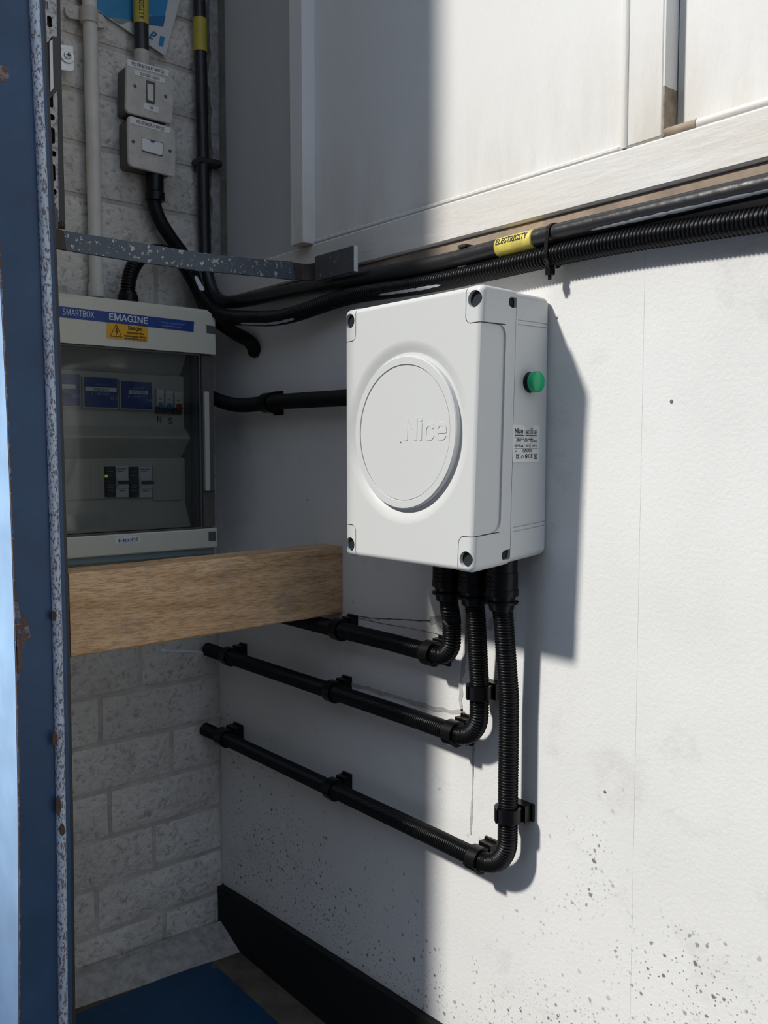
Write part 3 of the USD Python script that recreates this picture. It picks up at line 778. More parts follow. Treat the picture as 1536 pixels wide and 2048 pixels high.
# rating label on the side: box-side space: a = distance from the wall (right edge 0.019), h = height
sx0, sx1, sz0, sz1 = -0.0640, -0.0185, 0.1205 + ZO, 0.1625 + ZO
YS = -(BW - 0.001) - 0.0012
lab = obj("rating_label", prism(rrect(sx0, sx1, sz0, sz1, 0.0018), (0, YS + 0.002, 0), X, Z, 0.002), "sticker_white", cb, label="white printed rating label")


def lt(s, fx, fz, h, w=None, bold=False):
    return text(s, (sx0 + fx * (sx1 - sx0), YS - 0.0001, sz1 - fz * (sz1 - sz0)), X, Z, h, w, bold, 0.0002)


LW = sx1 - sx0
pr = [lt("Nice", 0.07, 0.22, 0.0052, LW * 0.30, True), lt("Made in Italy", 0.07, 0.29, 0.0014, LW * 0.32, True), lt("Type", 0.62, 0.11, 0.0013, LW * 0.11), lt("MC824H", 0.48, 0.235, 0.0044, LW * 0.40), lt("P/N MC824H0010", 0.48, 0.29, 0.0013, LW * 0.42, True),
      lt("Nice S.p.A. Via Callalta 1", 0.14, 0.385, 0.0013, LW * 0.64), lt("200W", 0.12, 0.45, 0.0021, LW * 0.18), lt("230V", 0.40, 0.45, 0.0021, LW * 0.17), lt("50/60Hz", 0.63, 0.45, 0.0021, LW * 0.27),
      lt("IP54", 0.06, 0.585, 0.0026, LW * 0.32, True), lt("-20°C", 0.46, 0.575, 0.0022, LW * 0.17), lt("+55°C", 0.70, 0.575, 0.0022, LW * 0.20), lt("21/03/2025", 0.36, 0.715, 0.0030, LW * 0.35), lt("S/N", 0.08, 0.71, 0.0014, LW * 0.06),
      lt("UK", 0.12, 0.835, 0.0024, LW * 0.12, True), lt("CA", 0.12, 0.90, 0.0024, LW * 0.12, True), lt("!", 0.335, 0.87, 0.0022), lt("CE", 0.58, 0.885, 0.0048, LW * 0.16)]
fx = lambda a: sx0 + a * LW
fz = lambda a: sz1 - a * (sz1 - sz0)
for a, b, cc, d in ((0.05, 0.95, 0.335, 0.0), (0.05, 0.95, 0.485, 0), (0.05, 0.95, 0.62, 0), (0.05, 0.95, 0.745, 0)):
    pr.append(box(fx(a), fx(b), YS - 0.0002, YS + 0.0004, fz(cc), fz(cc) + 0.00022, 0.00001))
for a, z_, z__ in ((0.44, 0.12, 0.30), (0.42, 0.50, 0.61), (0.66, 0.50, 0.61)):
    pr.append(box(fx(a), fx(a) + 0.00022, YS - 0.0002, YS + 0.0004, fz(z__), fz(z_), 0.00001))
tri = sg.Polygon([(fx(0.29), fz(0.89)), (fx(0.42), fz(0.89)), (fx(0.355), fz(0.78))])
pr.append(prism(tri.difference(tri.buffer(-0.0005)), (0, YS + 0.0001, 0), X, Z, 0.0003))
bl = sg.Point(fx(0.50), fz(0.82)).buffer(0.0021).difference(sg.Point(fx(0.515), fz(0.815)).buffer(0.0008)).union(sg.box(fx(0.47), fz(0.90), fx(0.52), fz(0.84)))
pr.append(prism(bl, (0, YS + 0.0001, 0), X, Z, 0.0003))
bn = sg.LineString([(fx(0.79), fz(0.89)), (fx(0.90), fz(0.775))]).union(sg.LineString([(fx(0.90), fz(0.89)), (fx(0.79), fz(0.775))])).union(sg.LineString([(fx(0.81), fz(0.785)), (fx(0.88), fz(0.785)), (fx(0.865), fz(0.86)), (fx(0.825), fz(0.86)), (fx(0.81), fz(0.785))])).buffer(0.00028)
bn = bn.union(sg.box(fx(0.80), fz(0.91), fx(0.90), fz(0.895)))
pr.append(prism(bn, (0, YS + 0.0001, 0), X, Z, 0.0003))
obj("print", cat(*pr), "print_black", lab, smooth=False, label="black printing, wording and marks")
bc = np.array([-0.0375, -(BW - 0.001), 0.2105 + ZO])
bt = obj("lamp_collar", lathe(bc + (0, 0.002, 0), -Y, [(0, 0.0118), (0.004, 0.0118), (0.005, 0.0105), (0.010, 0.0100), (0.0105, 0.0110)], 40), "black_plastic", cb, label="black collar of the indicator lamp")
obj("green_lens", lathe(bc - (0, 0.0075, 0), -Y, [(0, 0.0108), (0.001, 0.0118), (0.0060, 0.0118), (0.0068, 0.0113), (0.0078, 0.0100), (0.0084, 0.0080), (0.0088, 0.0052), (0.0089, 0.002)], 48), "lens_green", bt, smooth=40, label="green translucent lamp lens")

# ================================================================== conduits under the box
GX = -0.040
BOT = ZO + 0.0075


def make_gland(parent, gx, gy, seed):
    z = lambda d: ZO - d
    g = obj("gland_body", lathe((gx, gy, BOT + 0.001), -Z, [(0, 0.0182), (0.016, 0.0182), (0.0165, 0.0190), (0.036, 0.0190), (0.0365, 0.0198), (0.044, 0.0198), (0.045, 0.0165), (0.0475, 0.0160), (0.060, 0.0146), (0.062, 0.0136)], 44), "black_plastic", parent, label="black plastic conduit gland")
    fl = ext(sg.Point(0, 0).buffer(0.0198, quad_segs=10).difference(sg.box(-0.004, -0.03, 0.004, -0.0165)).difference(sg.Point(0, 0).buffer(0.0150)), 0, 0.0026)
    a = math.radians(35)
    obj("gland_flange", tmesh(fl.rotate((0, 0, 35)).translate((gx, gy, BOT - 0.0525))), "black_plastic", g)
    ribs = []
    for i in range(7):
        for k in range(3):
            t_ = math.radians(195 + i * 9 + seed)
            c_ = np.array([gx + 0.0192 * math.cos(t_), gy + 0.0192 * math.sin(t_), BOT - 0.020 - 0.0052 * k - 0.0012 * (i % 2)])
            ribs.append(lathe(c_, (math.cos(t_), math.sin(t_), 0), [(-0.001, 0.0013), (0.0007, 0.0010)], 6))
    obj("grip_studs", cat(*ribs), "black_plastic", g)


def clip(parent_label, p, axis, label, span=0.0165, rout=0.0165, rin=0.0127):
    """stand-off conduit clip on the white wall round a tube running along axis at p"""
    p = np.asarray(p, float)
    a = np.asarray(axis, float)
    b = np.cross(a, X)                                       # across the tube, in the wall's plane
    k = thing("conduit_clip", label, "clip", (0, p[1], p[2]), "black conduit clips on the white wall")
    d = -p[0]
    R = sg.Point(0, 0).buffer(rout, quad_segs=10).difference(sg.Point(0, 0).buffer(rin, quad_segs=10))
    # local plane: first axis out of the wall (-x), second across
    ring = prism(R, p - a * span / 2, -X, np.cross(a, -X), span)
    lips = cat(prism(sg.box(rin - 0.001, -0.004, rout + 0.0015, -0.0015), p - a * span / 2, -X, np.cross(a, -X), span))
    obj("clip_ring", cat(ring, lips), "black_plastic", k)
    s2 = span * 0.62
    bb = sg.box(-d, -0.0165, -rin + 0.0005, 0.0165).difference(sg.Point(0, 0).buffer(rin))
    bb = bb.union(sg.box(-d, -0.0195, -d + 0.004, 0.0195))
    obj("clip_base", prism(bb, p - a * s2, -X, np.cross(a, -X), 2 * s2), "black_plastic", k)
    return k


XC = -0.0265
runs = [(-0.1045, -0.0985, -0.1305, 0.530, "upper"), (-0.1500, -0.1475, -0.2265, 0.520, "middle"), (-0.1955, -0.1965, -0.3765, 0.532, "lowest")]
names = ["shortest black corrugated conduit dropping from the control box and turning left behind the timber",
         "middle black corrugated conduit dropping from the control box and turning left along the wall",
         "longest black corrugated conduit dropping from the control box to the lowest run along the wall"]
for (gy, vy, hz, ye, _), lab_ in zip(runs, names):
    c = thing("corrugated_conduit", lab_, "conduit", (XC, vy, hz + ZO), "black corrugated conduits")
    pts = [(GX, gy, BOT - 0.050), (GX + 0.004, gy, BOT - 0.075), (XC, vy, max(hz + ZO + 0.075, ZO - 0.16) if hz < -0.2 else hz + ZO + 0.05), (XC, vy, hz + ZO), (XC, vy + 0.12, hz + ZO + 0.001), (XC - 0.004, ye - 0.06, hz + ZO - 0.001), (XC - 0.012, ye, hz + ZO + 0.003)]
    obj("conduit_tube", sweep(fillet(pts, [0.03, 0.06, 0.042, 0.3, 0.1]), 0.0122, n=22, pitch=0.0034, depth=0.0013), "black_plastic", c, smooth=50)
    make_gland(c, GX, gy, 3 * gy * 100)
clip(0, (XC, -0.060, -0.1305 + ZO), Y, "black clip at the bend of the shortest conduit, just below the control box")
clip(0, (XC, 0.138, -0.1300 + ZO), Y, "black clip on the shortest conduit, half hidden under the timber's right end")
clip(0, (XC, -0.147, -0.163 + ZO), Z, "black clip round the upright part of the middle conduit")
clip(0, (XC, -0.103, -0.2265 + ZO), Y, "black clip at the bend of the middle conduit")
clip(0, (XC - 0.001, 0.153, -0.226 + ZO), Y, "black clip halfway along the middle conduit's level run")
clip(0, (XC - 0.003, 0.455, -0.2265 + ZO), Y, "black clip at the far corner end of the middle conduit")
clip(0, (XC, -0.1965, -0.302 + ZO), Z, "black clip round the upright part of the longest conduit")
clip(0, (XC, -0.147, -0.3765 + ZO), Y, "black clip at the bend of the longest conduit, lowest of all")
clip(0, (XC - 0.001, 0.153, -0.376 + ZO), Y, "black clip halfway along the lowest conduit run")
clip(0, (XC - 0.004, 0.475, -0.3765 + ZO), Y, "black clip at the far corner end of the lowest conduit run", span=0.024)

# conduit running level behind the control box
c = thing("corrugated_conduit", "black conduit running level from the meter box to behind the control box", "conduit", (-0.02, 0.2, 0.21 + ZO), "black corrugated conduits")
obj("conduit_tube", sweep(spline([(-0.046, 0.500, 0.232 + ZO), (-0.030, 0.475, 0.220 + ZO), (-0.022, 0.43, 0.2115 + ZO), (-0.020, 0.34, 0.2115 + ZO), (-0.020, 0.14, 0.2105 + ZO), (-0.020, 0.004, 0.2105 + ZO)]), 0.0122, n=18, pitch=0.0034), "black_rubber", c, smooth=50)
clip(0, (-0.0200, 0.335, 0.2115 + ZO), Y, "black clip on the level conduit left of the control box", span=0.02)

# long corrugated conduit: out of the meter box top, over, down and along the white wall
c = thing("corrugated_conduit", "long black corrugated conduit from the meter box top, running under the pipe along the wall", "conduit", (-0.03, 0.0, 0.34 + ZO), "black corrugated conduits")
w3 = lambda a, b, y: px(a, b, 1, y)
lp = [w3(256, 596, 0.49), w3(258, 560, 0.49), w3(274, 522, 0.493), w3(308, 503, 0.497), w3(348, 512, 0.489), w3(380, 550, 0.482), w3(405, 596, 0.468), np.array([-0.052, 0.435, 0.3625 + ZO]), np.array([-0.036, 0.375, 0.3505 + ZO]),
      np.array([-0.028, 0.286, 0.3425 + ZO]), np.array([-0.022, 0.185, 0.350 + ZO]), np.array([-0.016, 0.115, 0.3555 + ZO]), np.array([-0.0138, -0.037, 0.3505 + ZO]), np.array([-0.0138, -0.257, 0.3520 + ZO]), np.array([-0.0138, -0.372, 0.3500 + ZO]), np.array([-0.0138, -0.55, 0.3420 + ZO]), np.array([-0.0138, -0.95, 0.3400 + ZO])]
lps = spline(lp, 900)
obj("conduit_tube", sweep(lps, 0.0123, n=22, pitch=0.0046, depth=0.0017), "black_plastic", c, smooth=50)
g0 = lp[0]
obj("gland", lathe(g0 - Z * 0.006, Z, [(0, 0.0165), (0.010, 0.0165), (0.011, 0.0145), (0.016, 0.0140)], 32), "black_plastic", c)


def smear(path, i0, i1, r, a0, a1, n=8, o=None):
    """dried paint along one side of a tube; the angle is measured from out-of-wall down"""
    P = path[i0:i1]
    T = np.gradient(P, axis=0); T /= np.linalg.norm(T, axis=1, keepdims=True)
    o = -X if o is None else o
    O = o - T * (o @ T.T)[:, None]; O /= np.linalg.norm(O, axis=1, keepdims=True)
    D = np.cross(T, O); D = np.where(D[:, 2:] > 0, -D, D)
    k = len(P)
    ln = meshkit.fbm(np.c_[np.arange(k) * 0.35, np.zeros(k), np.zeros(k)], 3)
    V = []
    for i in range(k):
        e = min(1, i / 3, (k - 1 - i) / 3)
        mid, half = (a0 + a1) / 2, (a1 - a0) / 2 * (0.4 + 0.9 * ln[i]) * max(e, 0.05)
        for t_ in np.linspace(mid - half, mid + half, n):
            V.append(P[i] + (r + 0.0003) * (math.cos(t_) * O[i] + math.sin(t_) * D[i]))
    F = []
    for i in range(k - 1):
        for j in range(n - 1):
            a = i * n + j
            F += [(a, a + 1, a + n + 1), (a, a + n + 1, a + n)]
    return trimesh.Trimesh(np.array(V), F, process=False)


s_ = np.abs(lps[:, 1][:, None] - np.array([0.41, 0.24, 0.05, -0.075, -0.06, -0.17])[None])
late = np.arange(900)[:, None] > 300
ix = np.argmin(np.where(late, s_, 9), axis=0)
obj("paint_smear", smear(lps, ix[0], ix[1], 0.0125, 0.62, 1.05), "white_smear_and_lit", c, label="white paint brushed on its underside")
obj("paint_smear", smear(lps, ix[2], ix[3], 0.0125, 0.45, 0.8), "white_smear_and_lit", c, label="white paint on its lower side above the control box")

jv = [int(np.argmin(np.abs(lps[:450] - px(a, b, 1, 0.478)).sum(1))) for a, b in ((384, 556), (404, 594))]
obj("paint_smear", smear(lps, min(jv), max(jv), 0.0125, -0.5, 0.35, o=-Y), "white_smear_and_lit", c, label="white paint on its bend above the enclosure")
# black steel service pipe: down the corner, round and along the wall
PX = -0.0132
pipe = thing("service_pipe", "smooth black pipe down the corner and along the wall, with yellow ELECTRICITY tape", "pipe", (-0.015, 0.0, 0.37 + ZO))
pp = spline([(-0.036, 0.519, 1.20 + ZO), (-0.036, 0.519, 0.85 + ZO), (-0.034, 0.519, 0.65 + ZO), (-0.033, 0.519, 0.50 + ZO), (-0.032, 0.512, 0.445 + ZO), (-0.030, 0.485, 0.400 + ZO), (-0.024, 0.44, 0.386 + ZO), (-0.017, 0.34, 0.384 + ZO), (PX, 0.252, 0.3830 + ZO), (PX, 0.016, 0.3752 + ZO), (PX, -0.08, 0.3732 + ZO), (PX, -0.19, 0.3752 + ZO), (PX, -0.37, 0.3752 + ZO), (PX, -0.60, 0.3742 + ZO), (PX, -1.1, 0.3742 + ZO)], 900)
obj("pipe_tube", sweep(pp, 0.0107, step=0.004, n=24, noise=0.0006), "black_gloss_paint", pipe, smooth=True)


def on_pipe(cyx, czx, y0, r, verts):
    """(along -y, around, out) to the level pipe's surface"""
    s, t_, h = verts.T
    th = t_ / r
    return np.c_[cyx - (r + h) * np.cos(th), y0 - s, czx + (r + h) * np.sin(th)]


y_a, y_b = px(988, 495, 0, -0.0235)[1], px(1062, 480, 0, -0.0235)[1]
iy = [int(np.argmin(np.where(np.arange(900) > 350, np.abs(pp[:, 1] - q_), 9))) for q_ in (-0.30, -0.62)]
obj("paint_smear", smear(pp, iy[0], iy[1], 0.0107, 0.55, 0.95), "white_smear_and_lit", pipe, label="white paint along its underside at the right")
tape = sweep(np.array([(PX, y_a, 0.3745 + ZO), (PX, y_b, 0.3752 + ZO)]), 0.01115, step=0.004, n=30)
tp = obj("yellow_tape", tape, "tape_yellow", pipe, smooth=True)
t = meshkit.text_mesh("ELECTRICITY", 0.0072, 0.0002, True)
v = np.array(t.vertices); v[:, 0] -= t.bounds[0][0]; v[:, 0] *= (y_a - y_b) * 0.84 / (t.bounds[1][0] - t.bounds[0][0])
v = v + ((y_a - y_b) * 0.05, 0.0010, 0.0)
t = trimesh.Trimesh(v, t.faces, process=False)
t.vertices = on_pipe(PX, 0.3749 + ZO, y_a, 0.0115, v)
obj("print", t, "print_black", tp, smooth=False)
za, zb = px(400, 98, 1, 0.508)[2], px(401, 32, 1, 0.508)[2]
obj("yellow_tape", cyl((-0.0357, 0.519, za), (-0.036, 0.519, zb), 0.0119, 28), "tape_olive", pipe, smooth=40, label="plain yellow tape band in the corner")
obj("pipe_saddle", cat(box(-0.046, -0.0005, 0.5075, 0.5395, 0.63 + ZO, 0.642 + ZO, 0.003)), "dark_steel", pipe)
for z_ in (0.3860, 0.3600):
    obj("pipe_clip", box(-0.0200, -0.0005, -0.112, -0.098, z_ - 0.002 + ZO, z_ + 0.002 + ZO, 0.0008), "dark_steel", pipe)
# cable tie binding pipe and conduit
tie_y = px(1093, 500, 0, -0.026)[1]
tie = thing("cable_tie", "black cable tie binding the pipe to the corrugated conduit above the control box", "cable tie", (-0.02, tie_y, 0.325 + ZO))
h1 = sg.Point(0.0132, 0.3749).buffer(0.0116, quad_segs=10).union(sg.Point(0.0138, 0.3515).buffer(0.0130, quad_segs=10)).convex_hull
obj("strap", prism(h1.buffer(0.0012).difference(h1), (0, tie_y - 0.0026, ZO), -X, Z, 0.0052), "black_plastic", tie)
obj("tie_head", box(-0.024, -0.015, tie_y - 0.0042, tie_y + 0.0042, 0.3295 + ZO, 0.3370 + ZO, 0.001), "black_plastic", tie)
obj("tie_tail", box(-0.021, -0.019, tie_y - 0.0022, tie_y + 0.0022, 0.3245 + ZO, 0.3298 + ZO, 0.0005), "black_plastic", tie)

# ================================================================== things on the brick wall
# metal-clad switch and fused spur
def clad_box(name, label, cat_, tl, tr, br_, bl, y0, depth_l):
    g = sg.Polygon([xz(*tl, y0), xz(*tr, y0), xz(*br_, y0), xz(*bl, y0)])
    t_ = thing(name, label, cat_, (g.centroid.x, YB, g.bounds[1]))
    rg = g.buffer(-0.008).buffer(0.008, quad_segs=6)
    obj("back_box", prism(g.buffer(-0.0095).buffer(0.0075, quad_segs=6), (0, YB - 0.004, 0), X, Z, YB - 0.004 - y0 - 0.0045), "grey_metal_box", t_)
    fr = cat(prism(rg.buffer(-0.0008), (0, y0 + 0.0014, 0), X, Z, 0.0014), prism(rg, (0, y0 + 0.0044, 0), X, Z, 0.003))
    return t_, obj("face_plate", fr, "grey_metal_plate", t_), rg


YI = 0.499


def strip_label(parent, pts, words, h_frac=0.5, y=YI, name="text_label", wfrac=0.8):
    """a paper strip from photo corners (left top, right top, right bottom, left bottom) and its wording"""
    c_ = [np.array(xz(a, b, y)) for a, b in pts]
    s = obj(name, prism(sg.Polygon(c_), (0, y - 0.0001, 0), X, Z, 0.0005), "sticker_white", parent)
    ex = c_[2] - c_[3]; W_ = np.linalg.norm(ex); ex = ex / W_
    H_ = np.linalg.norm(c_[0] - c_[3])
    o2 = c_[3] + ex * W_ * (1 - wfrac) / 2 + np.array([-ex[1], ex[0]]) * H_ * (1 - h_frac) / 2
    obj("print", text(words, (o2[0], y - 0.0005, o2[1]), (ex[0], 0, ex[1]), (-ex[1], 0, ex[0]), H_ * h_frac, W_ * wfrac, True, 0.0003), "print_black", s, smooth=False)
    return s


def plate_screws(parent, spots, y=YI):
    for a, b in spots:
        p = px(a, b, 1, y)
        s = obj("screw", lathe(p + Y * 0.0005, -Y, [(0, 0.0030), (0.0010, 0.0028), (0.0016, 0.0018)], 16), "dark_grey_plastic", parent)


sw, fpl, _ = clad_box("light_switch", "grey metal clad switch with paper labels, upper of the two boxes on the brick wall", "switch", (253, 121), (349, 155), (345, 249), (251, 224), YI, 0.04)
obj("rocker_frame", poly_xz([(293, 160), (311, 165), (310, 208), (293, 203)], YI - 0.0018, 0.0022, 0.0012), "grey_metal_box", fpl)
rk = poly_xz([(296, 166), (308, 169), (307, 203), (296, 199)], YI - 0.0042, 0.003)
v = np.array(rk.vertices); zc = v[:, 2].mean(); v[:, 1] += np.where(v[:, 2] > zc, 0.0022, 0.0) * (v[:, 1] < YI - 0.003); rk.vertices = v
obj("rocker", rk, "pvc_white", fpl)
plate_screws(fpl, ((270, 172), (331, 193)))
strip_label(sw, [(254, 118), (338, 141), (336, 153), (255, 131)], "FED FROM D/B AT WAY 10", 0.5)
strip_label(sw, [(269, 139), (330, 157), (329, 167), (270, 150)], "OUTSIDE LIGHTS", 0.5, wfrac=0.66)
strip_label(sw, [(288, 205), (318, 215), (317, 227), (287, 217)], "ON", 0.42, wfrac=0.2)
sp, fpl, _ = clad_box("fused_spur", "grey metal clad fused outlet with one paper label, below the switch on brick wall", "outlet", (255, 229), (351, 257), (351, 355), (257, 331), YI - 0.001, 0.04)
obj("carrier_rim", poly_xz([(283, 274), (327, 286), (326, 313), (284, 302)], YI - 0.0020, 0.002, 0.0025), "grey_metal_box", fpl)
obj("fuse_carrier", poly_xz([(284, 275), (326, 287), (325, 311), (285, 300)], YI - 0.0045, 0.004, 0.0025), "sticker_white", fpl)
obj("carrier_notch", poly_xz([(300, 279), (311, 282), (308, 286), (302, 284)], YI - 0.0049, 0.001), "print_grey", fpl)
plate_screws(fpl, ((266, 283), (340, 302)), YI - 0.001)
strip_label(sp, [(260, 233), (341, 256), (340, 268), (260, 246)], "FED FROM D/B AT WAY 10", 0.5, YI - 0.001, wfrac=0.68)

# black cable out of the spur, into the corner bundle, ending in a stub on the white wall
cb2 = thing("thick_cable", "thick black cable curving down from the fused outlet into the corner", "cable", px(309, 380, 1, 0.515))
gp = px(309, 352, 1, 0.515)
obj("gland", lathe(gp + Z * 0.004, -Z, [(0, 0.0150), (0.030, 0.0150), (0.032, 0.0165), (0.045, 0.0165), (0.046, 0.013)], 28), "black_plastic", cb2)
obj("cable_sheath", sweep(spline([gp - Z * 0.03, px(309, 410, 1, 0.515), px(325, 450, 1, 0.512), px(352, 490, 1, 0.514), px(378, 530, 1, 0.514), px(396, 580, 1, 0.510), px(420, 628, 1, 0.497), px(452, 655, 0, -0.014), px(480, 672, 0, -0.0135), px(500, 684, 0, -0.0125), px(508, 696, 0, -0.008), px(508, 702, 0, -0.001)], 300), 0.0115, step=0.004, n=18, noise=0.001), "black_rubber", cb2, smooth=True)

# pale plastic conduit
xw, yw = px(186, 300, 1, 0.522)[0], 0.522
wc = thing("pale_conduit", "pale grey round conduit running up the brick wall left of the switch", "conduit", (xw, yw, px(190, 590, 1, yw)[2]))
zlo = px(190, 592, 1, 0.51)[2]
obj("conduit_tube", cyl((xw + 0.001, yw, zlo), (px(178, 0, 1, yw)[0], yw, 1.20 + ZO), 0.0112, 28), "pvc_white", wc, smooth=40)
obj("end_coupler", cyl((xw + 0.001, yw, zlo), (xw + 0.001, yw, px(190, 565, 1, 0.51)[2]), 0.0130, 28, 0.0008), "pvc_white", wc)
zs0, zs1 = px(178, 40, 1, 0.51)[2], px(178, 8, 1, 0.51)[2]
sd = obj("saddle", cat(cyl((px(178, 24, 1, yw)[0], yw, zs0), (px(178, 24, 1, yw)[0], yw, zs1), 0.0136, 28, 0.001), poly_xz([(130, 14), (137, 8), (165, 14), (190, 22), (206, 30), (214, 44), (210, 54), (200, 56), (186, 48), (165, 40), (140, 36), (132, 28)], 0.530, 0.0045, 0.003)), "pvc_dirty", wc)
for a, b in ((142, 20), (202, 40)):
    p = px(a, b, 1, 0.530)
    obj("screw", lathe(p + Y * 0.0004, -Y, [(0, 0.0045), (0.0014, 0.0038), (0.0020, 0.002)], 18), "grey_plastic", sd)

# black pipe into the top of the switch
xk = px(283, 80, 1, 0.518)[0]
bpipe = thing("switch_feed_pipe", "short black pipe with yellow tape entering the top of the switch", "pipe", (xk, 0.518, px(284, 125, 1, 0.51)[2]))
obj("pipe_tube", cyl((xk, 0.518, px(284, 98, 1, 0.506)[2]), (xk - 0.001, 0.518, 1.20 + ZO), 0.0118, 26), "black_gloss_paint", bpipe, smooth=40)
obj("grey_coupler", cyl((xk, 0.518, px(284, 128, 1, 0.506)[2]), (xk, 0.518, px(284, 96, 1, 0.506)[2]), 0.0128, 26, 0.0008), "pvc_dirty", bpipe, label="dull grey coupler")
zt0, zt1 = px(284, 43, 1, 0.506)[2], px(284, -50, 1, 0.506)[2]
tpv = obj("yellow_tape", cyl((xk, 0.518, zt0), (xk, 0.518, zt1), 0.0124, 28), "tape_olive", bpipe, smooth=40)
t = meshkit.text_mesh("ELECTRICITY", 0.0075, 0.0002, True)
v = np.array(t.vertices); v[:, 0] -= t.bounds[0][0]; v[:, 0] *= 0.062 / (t.bounds[1][0] - t.bounds[0][0])
th = -(v[:, 1] - 0.0090) / 0.0125
t = trimesh.Trimesh(np.c_[xk + (0.0126 + v[:, 2]) * np.sin(th - 0.15), 0.518 - (0.0126 + v[:, 2]) * np.cos(th - 0.15), zt1 - 0.004 - (0.062 - v[:, 0]) + 0.0 * v[:, 0]], t.faces, process=False)
t.vertices[:, 2] = zt0 + 0.004 + (0.062 - v[:, 0])
t.vertices[:, 0] = xk + (0.0126 + v[:, 2]) * np.sin((v[:, 1] - 0.0035) / 0.0125 - 0.35)
t.vertices[:, 1] = 0.518 - (0.0126 + v[:, 2]) * np.cos((v[:, 1] - 0.0035) / 0.0125 - 0.35)
obj("print", t, "print_black", tpv, smooth=False)

# blue and white leaflet taped askew
YL = 0.531
lf = thing("leaflet", "tilted blue and white printed leaflet behind the pipes on the brick wall", "leaflet", px(330, 112, 1, YL))
cq = np.array([xz(331, 112, YL), xz(360, 0, YL)])
r_ = cq[1] - cq[0]; r_ /= np.linalg.norm(r_)
l_ = np.array(xz(187, 16, YL)) - cq[0]; LL = np.linalg.norm(l_); l_ /= LL
P2 = lambda a, b: tuple(cq[0] + l_ * a + r_ * b)
obj("sheet", prism(sg.Polygon([P2(0, 0), P2(0, 0.24), P2(LL + 0.03, 0.24), P2(LL + 0.03, 0)]).buffer(0), (0, YL + 0.001, 0), X, Z, 0.001), "paper_white", lf)
obj("blue_picture", prism(sg.Polygon([xz(196, -60, YL), xz(340, -60, YL), xz(336, 0, YL), xz(329, 34, YL), xz(296, 30, YL), xz(250, 44, YL), xz(214, 34, YL), xz(194, 18, YL)]), (0, YL - 0.0003, 0), X, Z, 0.0003), "poster_blue", lf)
obj("blue_band", prism(sg.Polygon([xz(262, 34, YL), xz(331, 32, YL), xz(326, 53, YL), xz(262, 44, YL)]), (0, YL - 0.0008, 0), X, Z, 0.0003), "poster_deep_blue", lf)
obj("green_edge", prism(sg.Polygon([xz(222, 36, YL), xz(262, 40, YL), xz(244, 48, YL), xz(234, 46, YL)]), (0, YL - 0.0008, 0), X, Z, 0.0003), "teal_grey_plastic", lf)
obj("blue_stamp", prism(sg.Polygon([xz(321, 73, YL), xz(328, 75, YL), xz(325, 92, YL), xz(318, 90, YL)]).buffer(0.001), (0, YL - 0.0003, 0), X, Z, 0.0004), "poster_blue", lf)
lg = sg.LineString([xz(300, 72, YL), xz(307, 64, YL), xz(313, 68, YL), xz(308, 72, YL), xz(303, 70, YL)]).buffer(0.0012)
obj("logo_mark", prism(lg.union(sg.Polygon([xz(298, 73, YL), xz(306, 77, YL), xz(305, 80, YL), xz(297, 76, YL)])), (0, YL - 0.0003, 0), X, Z, 0.0004), "poster_deep_blue", lf)

# ================================================================== meter enclosure
YM = 0.440
mb = thing("meter_enclosure", "cream electrical enclosure with a clear smoked door, in the corner below the flat bar", "enclosure", (-0.2, YB, px(300, 1100, 1, YM)[2]))
XL = -0.372
xr = px(431, 700, 1, YM)[0]
ztop = px(270, 609, 1, YM)[2]; zwt = px(270, 699, 1, YM)[2]; zwb = px(270, 1064, 1, YM)[2]; zbt = px(270, 1108, 1, YM)[2]
xpr = px(404, 800, 1, YM)[0]                               # right edge of the clear door
# shell
sh = [box(XL, xr - 0.004, YB - 0.012, YB - 0.004, zbt - 0.008, ztop - 0.006), box(xpr + 0.002, xr - 0.003, YM + 0.012, YB - 0.004, zbt - 0.008, ztop - 0.006, 0.002), box(XL, XL + 0.006, YM + 0.012, YB - 0.004, zbt - 0.008, ztop - 0.006),
      box(XL, xr - 0.003, YM + 0.03, YB - 0.004, ztop - 0.012, ztop - 0.005), box(XL, xr - 0.003, YM + 0.006, YB - 0.004, zbt - 0.012, zbt + 0.004, 0.002)]
obj("shell", cat(*sh), "teal_grey_plastic", mb)
ch_ = 0.009
tb = hull([(XL, YM + ch_, ztop + 0.006), (XL, YM, ztop - 0.0005), (XL, YM, zwt + 0.002), (XL, YM + 0.03, zwt + 0.002), (XL, YM + 0.03, ztop + 0.006),
           (xr - 0.010, YM + ch_, ztop + 0.006), (xr - 0.002, YM, ztop - 0.004), (xr - 0.009, YM, ztop - 0.0005), (xr, YM + 0.004, ztop - 0.008), (xr, YM + 0.03, ztop - 0.008), (xr - 0.010, YM + 0.03, ztop + 0.006), (xr, YM, ztop - 0.010), (xr, YM, zwt + 0.002), (xr, YM + 0.03, zwt + 0.002)])
band_ = obj("top_cover", tb, "cream_plastic", mb, smooth=25)
bb_ = box(XL, xr, YM, YM + 0.03, zbt, zwb - 0.002, 0.002)
bcov = obj("bottom_cover", bb_, "cream_plastic", mb)
nq = [xz(413, 650, YM), xz(432, 653, YM), xz(432, 669, YM), xz(413, 666, YM)]
obj("latch_recess", quad_xz(nq, YM - 0.0004, 0.001), "dark_grey_plastic", band_)
obj("latch_recess", quad_xz([xz(417, 1063, YM), xz(432, 1063, YM), xz(432, 1082, YM), xz(417, 1082, YM)], YM - 0.0004, 0.001), "dark_grey_plastic", bcov)
